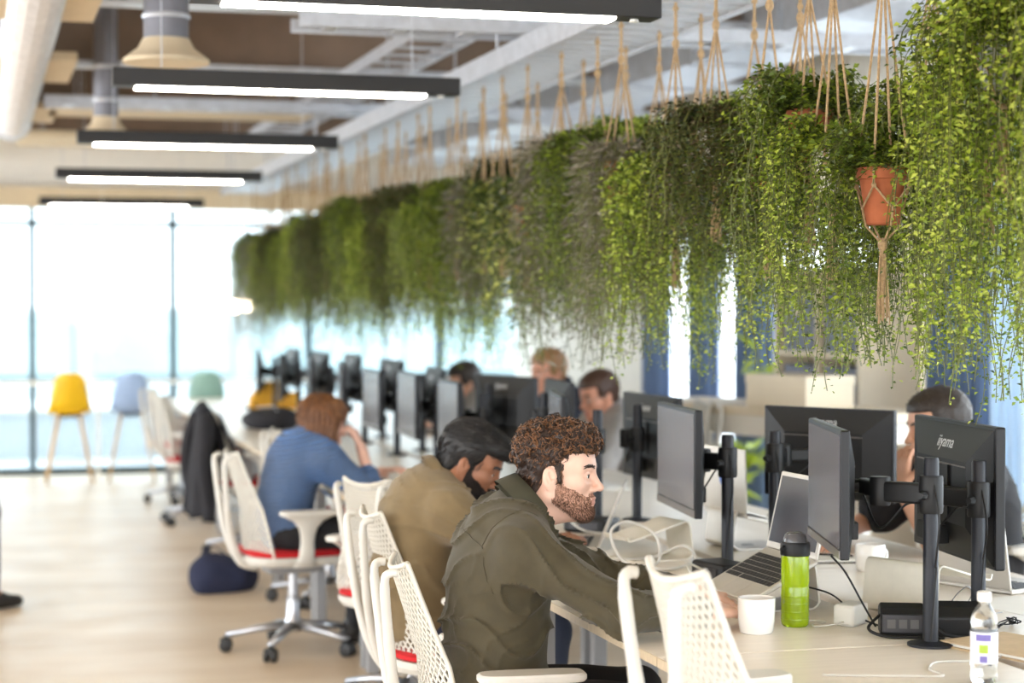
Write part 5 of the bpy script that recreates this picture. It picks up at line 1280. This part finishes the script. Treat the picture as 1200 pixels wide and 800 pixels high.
sheetpaper('paper_sheet', 'white paper sheet on the far desk at the right edge', 'paper', (2.72, 4.62, DZ), R(10), .21, .297, .001, MATS['paper'])
t = thing('notebook', 'open white notebook beside the mug of the man in black', 'notebook', (2.60, 5.62, DZ), R(80))
MB().bb(-.075, .075, -.10, .10, 0, .003).build('cover', M_BLACK, t); MB().bb(-.072, .072, -.097, .097, .003, .010).build('pages', MATS['paper'], t, bevel=.002)
MB().tube([(.0, -.09, .0135), (.06, .03, .0135)], .0036, 6).build('pen', M_BLACK, t)
t = thing('phone', 'dark phone lying near the open laptop of the man looking down', 'phone', (1.72, 5.86, DZ), R(25))
MB().bb(-.036, .036, -.072, .072, 0, .008).build('case', M_BLACK, t, bevel=.004); MB().bb(-.033, .033, -.067, .067, .008, .0085).build('screen', M_SCRD, t)
t = thing('pen', 'slim dark pen lying on the desk in front of the open laptop', 'pen', (1.80, 5.70, DZ), R(65))
MB().tube([(-.07, 0, .0045), (.055, 0, .0045), (.068, 0, .0035)], [.0045, .0045, .001], 8).build('barrel', M_POLE, t); MB().box((-.05, 0, .0095), (.035, .003, .0015)).build('clip', M_STEEL, t)
for i, (x, y, lab) in enumerate(((2.12, 5.30, 'black cable box at the foot of the pole behind the laptop keyboard'), (2.12, 6.55, 'black cable box behind the open laptop of the man looking down'), (2.14, 7.80, 'black cable box at the foot of the fourth pole'))):
    t = thing('cable_box', lab, 'dock', (x, y, DZ), R(10 + 30*i))
    MB().bb(-.055, .055, -.09, .09, 0, .055).build('housing', M_BLACK, t, bevel=.012); MB().bb(-.057, -.054, -.06, .06, .015, .04).build('socket_panel', MATS['dark_metal_panel'], t)
    MB().tube(arc([(-.05, .02, .03), (-.10, .03, .05), (-.11, -.03, .02), (-.06, -.08, .006), (-.02, -.13, .005)], 7), .0035, 6).build('cable', M_WHITE, t, smooth=True)
# keyboards, papers and cups farther down the bench
for i, (x, y, a) in enumerate(((1.78, 7.36, 3), (1.80, 8.70, -5), (1.78, 10.0, 2), (1.80, 11.2, 4), (2.70, 8.2, 2), (2.72, 9.5, -3), (2.72, 10.7, 5))):
    t = thing('keyboard', 'slim white keyboard on the %s desk, %s along the row' % (('near', 'far')[i > 3], ORD[i if i < 4 else i - 4]), 'keyboard', (x, y, DZ), R(a))
    MB().bb(-.06, .06, -.21, .21, 0, .012).build('case', M_WHITE, t, bevel=.004)
    kb = MB()
    for r in range(5):
        for c in range(15): kb.bb(-.048 + r*.0195, -.032 + r*.0195, -.195 + c*.0262, -.173 + c*.0262, .012, .015)
    o = kb.build('keys', mat('white_keys', (228, 226, 222), .5), t); o['kind'] = 'stuff'
for i, (x, y, r_, m_, lab) in enumerate(((1.72, 7.05, .5, M_LEATHER, 'black pouch on the desk beyond the man looking down'), (1.86, 12.65, .2, M_LEATHER, 'black backpack lying on the desk beside the coat'))):
    big = i == 1; t = thing('backpack' if big else 'pouch', lab, 'bag', (x, y, DZ), r_)
    sx, sy, h = ((.20, .30, .13) if big else (.07, .11, .045)); s = Sdf((-sx-.03, -sy-.03, -.02), (sx+.03, sy+.03, h+.06), .012 if big else .006)
    s.ell((0, 0, h*.42), (sx*.9, sy*.9, h*.62), k=0); s.ell((sx*.2, -sy*.3, h*.6), (sx*.5, sy*.5, h*.5), k=.03); s.cut(lambda X, Y, Z: Z + 0*X + 0*Y)
    V, F = s.mesh(); link('body', np_mesh('body', V, F, m_), t)
    MB().tube(arc([(-sx*.5, sy*.3, h*.9), (-sx*.9, 0, h*1.15), (-sx*.5, -sy*.4, h*.9)], 6), .012 if big else .005, 6, flat=.4).build('strap', M_BLACK, t, smooth=True)
    MB().tube(arc([(-sx*.2, sy*.5, h*1.02), (sx*.1, 0, h*1.12), (-sx*.1, -sy*.6, h*.98)], 6), .005, 5).build('zip', M_STEEL, t)
t = thing('tote_bag', 'navy blue fabric bag slumped on the floor behind the woman\'s chair', 'bag', (1.28, 10.45, 0), R(15))
s = Sdf((-.3, -.2, -.02), (.3, .2, .3), .012); s.ell((0, 0, .07), (.20, .12, .12), k=0); s.ell((-.08, 0, .10), (.10, .10, .10), k=.05); s.disp(lambda x, y, z: -.012*vnoise(x*14, y*14, z*14, 3)); s.cut(lambda X, Y, Z: Z + 0*X + 0*Y)
V, F = s.mesh(); link('body', np_mesh('body', V, F, mat('navy_canvas', (34, 40, 66), .9, var=.1)), t)
MB().tube(arc([(-.12, .05, .18), (-.04, .07, .24), (.06, .06, .17)], 6), .009, 6, flat=.5).build('strap', MATS['navy_canvas'], t, smooth=True)
M_YBOX = mat('yellow_card', (226, 164, 30), .6, var=.05)
for i, (x, y, h) in enumerate(((2.15, 14.9, .22), (2.34, 15.1, .13))):
    t = thing('file_box', ('tall yellow magazine file standing between the far monitors', 'short yellow magazine file beside the tall one')[i], 'box', (x, y, DZ), R(12))
    MB().prism([(-.12, 0), (.12, 0), (.12, h), (-.02, h), (-.12, h*.45)], -.045, .045, Matrix(((1, 0, 0, 0), (0, 0, -1, 0), (0, 1, 0, 0), (0, 0, 0, 1)))).build('case', M_YBOX, t, bevel=.003)
    sbuild(MB().lathe([(.012, 0), (.014, .002), (.012, .003)], 14, (-.1, -.0452, h*.2), axis=(0, -1, 0)), 'finger_hole', M_BLACK, t)

# ------------------------------------------------------------------ by the side windows
def curtain(y0, y1, m, label, x=4.93, z0=.03, z1=2.58, folds=5):
    t = thing('curtain', label, 'curtain', (x, (y0+y1)/2, 0)); w = y1-y0; n = folds*8; rows = []
    for k in range(9):
        z = z0 + (z1-z0)*k/8; f = 1 + .08*math.sin(k*.7)
        rows.append([(.04*math.sin(2*PI*folds*i/n + .3*math.sin(k*.5))*f, -w/2 + w*i/n, z) for i in range(n+1)])
    o = MB().sheet(rows).build('cloth', m, t, smooth=True); md = o.modifiers.new('t', 'SOLIDIFY'); md.thickness = .006
    MB().tube([(0, -w/2 - .05, z1 + .015), (0, w/2 + .05, z1 + .015)], .010, 8).build('rail', M_STEEL, t)
curtain(13.42, 13.88, M_BLUE, 'blue curtain at the far end of the side windows', folds=4)
curtain(12.45, 12.90, M_BLUE, 'blue curtain, second from the far end of the side windows', folds=4)
curtain(11.50, 12.02, M_BLUE, 'blue curtain behind the high counter', folds=5)
curtain(8.68, 9.33, M_BLUE, 'broad blue curtain behind the short-haired man', folds=6)
curtain(8.28, 8.64, M_SHEER, 'pale sheer curtain at the right edge', folds=4)
t = thing('high_counter', 'long pale wooden counter at standing height by the side windows', 'counter', (4.00, 9.30, 0), R(17))
MB().bb(-.26, .26, -1.0, .9, .99, 1.035).build('top', mat('pale_ply', (226, 210, 184), .5, var=.05, stretch=(1, 6, 1)), t, bevel=.004)
for y in (-.9, .8):
    for x in (-.2, .2): MB().bb(x - .025, x + .025, y - .025, y + .025, 0, .99).build('leg', M_WALL, t)
MB().bb(-.2, .2, -.9, .8, .88, .99).build('apron', M_WALL, t)
t = thing('bookcase', 'cream open bookcase with grey compartments behind the high counter', 'bookcase', (4.66, 9.83, 0), 0)
M_CRM = mat('cream_lacquer', (228, 212, 186), .5, var=.02); M_GRBX = mat('grey_felt_bin', (128, 134, 150), .9)
for y in (-.55, -.02, .55): MB().bb(-.18, .18, y - .015, y + .015, 0, 1.75).build('upright', M_CRM, t)
for z in (.02, .44, .86, 1.28, 1.74): MB().bb(-.18, .18, -.535, -.035, z - .014, z + .014).build('shelf', M_CRM, t); MB().bb(-.18, .18, -.005, .535, z - .014, z + .014).build('shelf', M_CRM, t)
MB().bb(.165, .18, -.535, .535, .0, 1.73).build('back_panel', M_CRM, t)
k = 0
for z in (.46, .88, 1.3):
    for y in (-.285, .265):
        bx = thing('storage_bin', 'grey felt storage bin in the cream bookcase, %s compartment' % ('lower near', 'lower far', 'middle near', 'middle far', 'upper near', 'upper far')[k], 'storage bin', (4.64, 9.83 + y, z - .006), group='felt bins'); k += 1
        MB().bb(-.14, .13, -.2, .2, .001, .34).build('body', M_GRBX, bx, bevel=.01); MB().bb(-.146, -.139, -.04, .04, .2, .24).build('handle', M_CRM, bx)
t = cardbox('storage_box', 'cream lidded storage box standing on the high counter', (4.02, 9.0, 1.0355), R(17), .32, .46, .165, M_CRM)
def floor_plant(loc, label, h, seed, zb=0):
    t = thing('potted_plant', label, 'plant', loc); rg = random.Random(seed)
    sbuild(MB().lathe([(.09, 0), (.12, .02), (.14, .24), (.13, .24), (.12, .2), (.001, .2)], 22, (0, 0, 0)), 'pot', M_POTW, t, 40)
    lf = MB().add([(0, 0, 0), (.09, .035, .02), (.22, 0, -.03), (.09, -.035, .02)], [(0, 1, 2), (0, 2, 3)]).mesh('leaf', LM['mid'][0])
    for i in range(16):
        a = rg.uniform(0, 6.28); L = h*rg.uniform(.55, 1); e = Vector((math.cos(a)*.16, math.sin(a)*.16, .2 + L)); st = MB().tube(arc([(0, 0, .2), (e.x*.4, e.y*.4, .2 + L*.6), e], 4), .005, 5).build('stem', M_STEM, t)
        for k in range(5):
            q = .35 + .16*k; o = bpy.data.objects.new('leaf', lf); COL.objects.link(o); o.parent = st; o.location = (e.x*q*q, e.y*q*q, .2 + L*q); o.rotation_euler = (rg.uniform(-.4, .4), rg.uniform(-.7, .4), rg.uniform(0, 6.28)); o.scale = (rg.uniform(.7, 1.1),)*3
floor_plant((4.7, 10.78, 0), 'tall leafy pot plant in front of the blue curtain', 1.15, 1)
floor_plant((4.55, 11.3, 0), 'leafy pot plant on the floor below the tall one', .6, 3)
t = thing('lounge_chair', 'navy upholstered lounge chair at the right edge', 'armchair', (4.55, 7.1, 0), R(150))
M_NV = mat('navy_upholstery', (46, 56, 84), .9, var=.06)
MB().bb(-.35, .35, -.36, .36, .16, .42).build('seat', M_NV, t, bevel=.05); MB().bb(-.38, -.2, -.36, .36, .40, .78).build('backrest', M_NV, t, bevel=.05)
for s in (-1, 1): MB().bb(-.32, .32, s*.40 - .06, s*.40 + .06, .14, .60).build('armrest', M_NV, t, bevel=.04)
for sx in (-1, 1):
    for sy in (-1, 1): MB().tube([(sx*.28, sy*.3, .165), (sx*.31, sy*.33, 0)], .016, 8).build('leg', M_WOOD, t)
t = thing('side_table', 'small round white side table in front of the navy lounge chair', 'table', (4.02, 6.85, 0))
sbuild(MB().lathe([(.20, .47), (.21, .475), (.21, .485), (.20, .49)], 30), 'top', M_WALL, t, 40); sbuild(MB().lathe([(.018, .02), (.018, .47)], 14), 'stem', M_STEEL, t); sbuild(MB().lathe([(.15, 0), (.15, .012), (.02, .022)], 26), 'base', M_STEEL, t, 40)
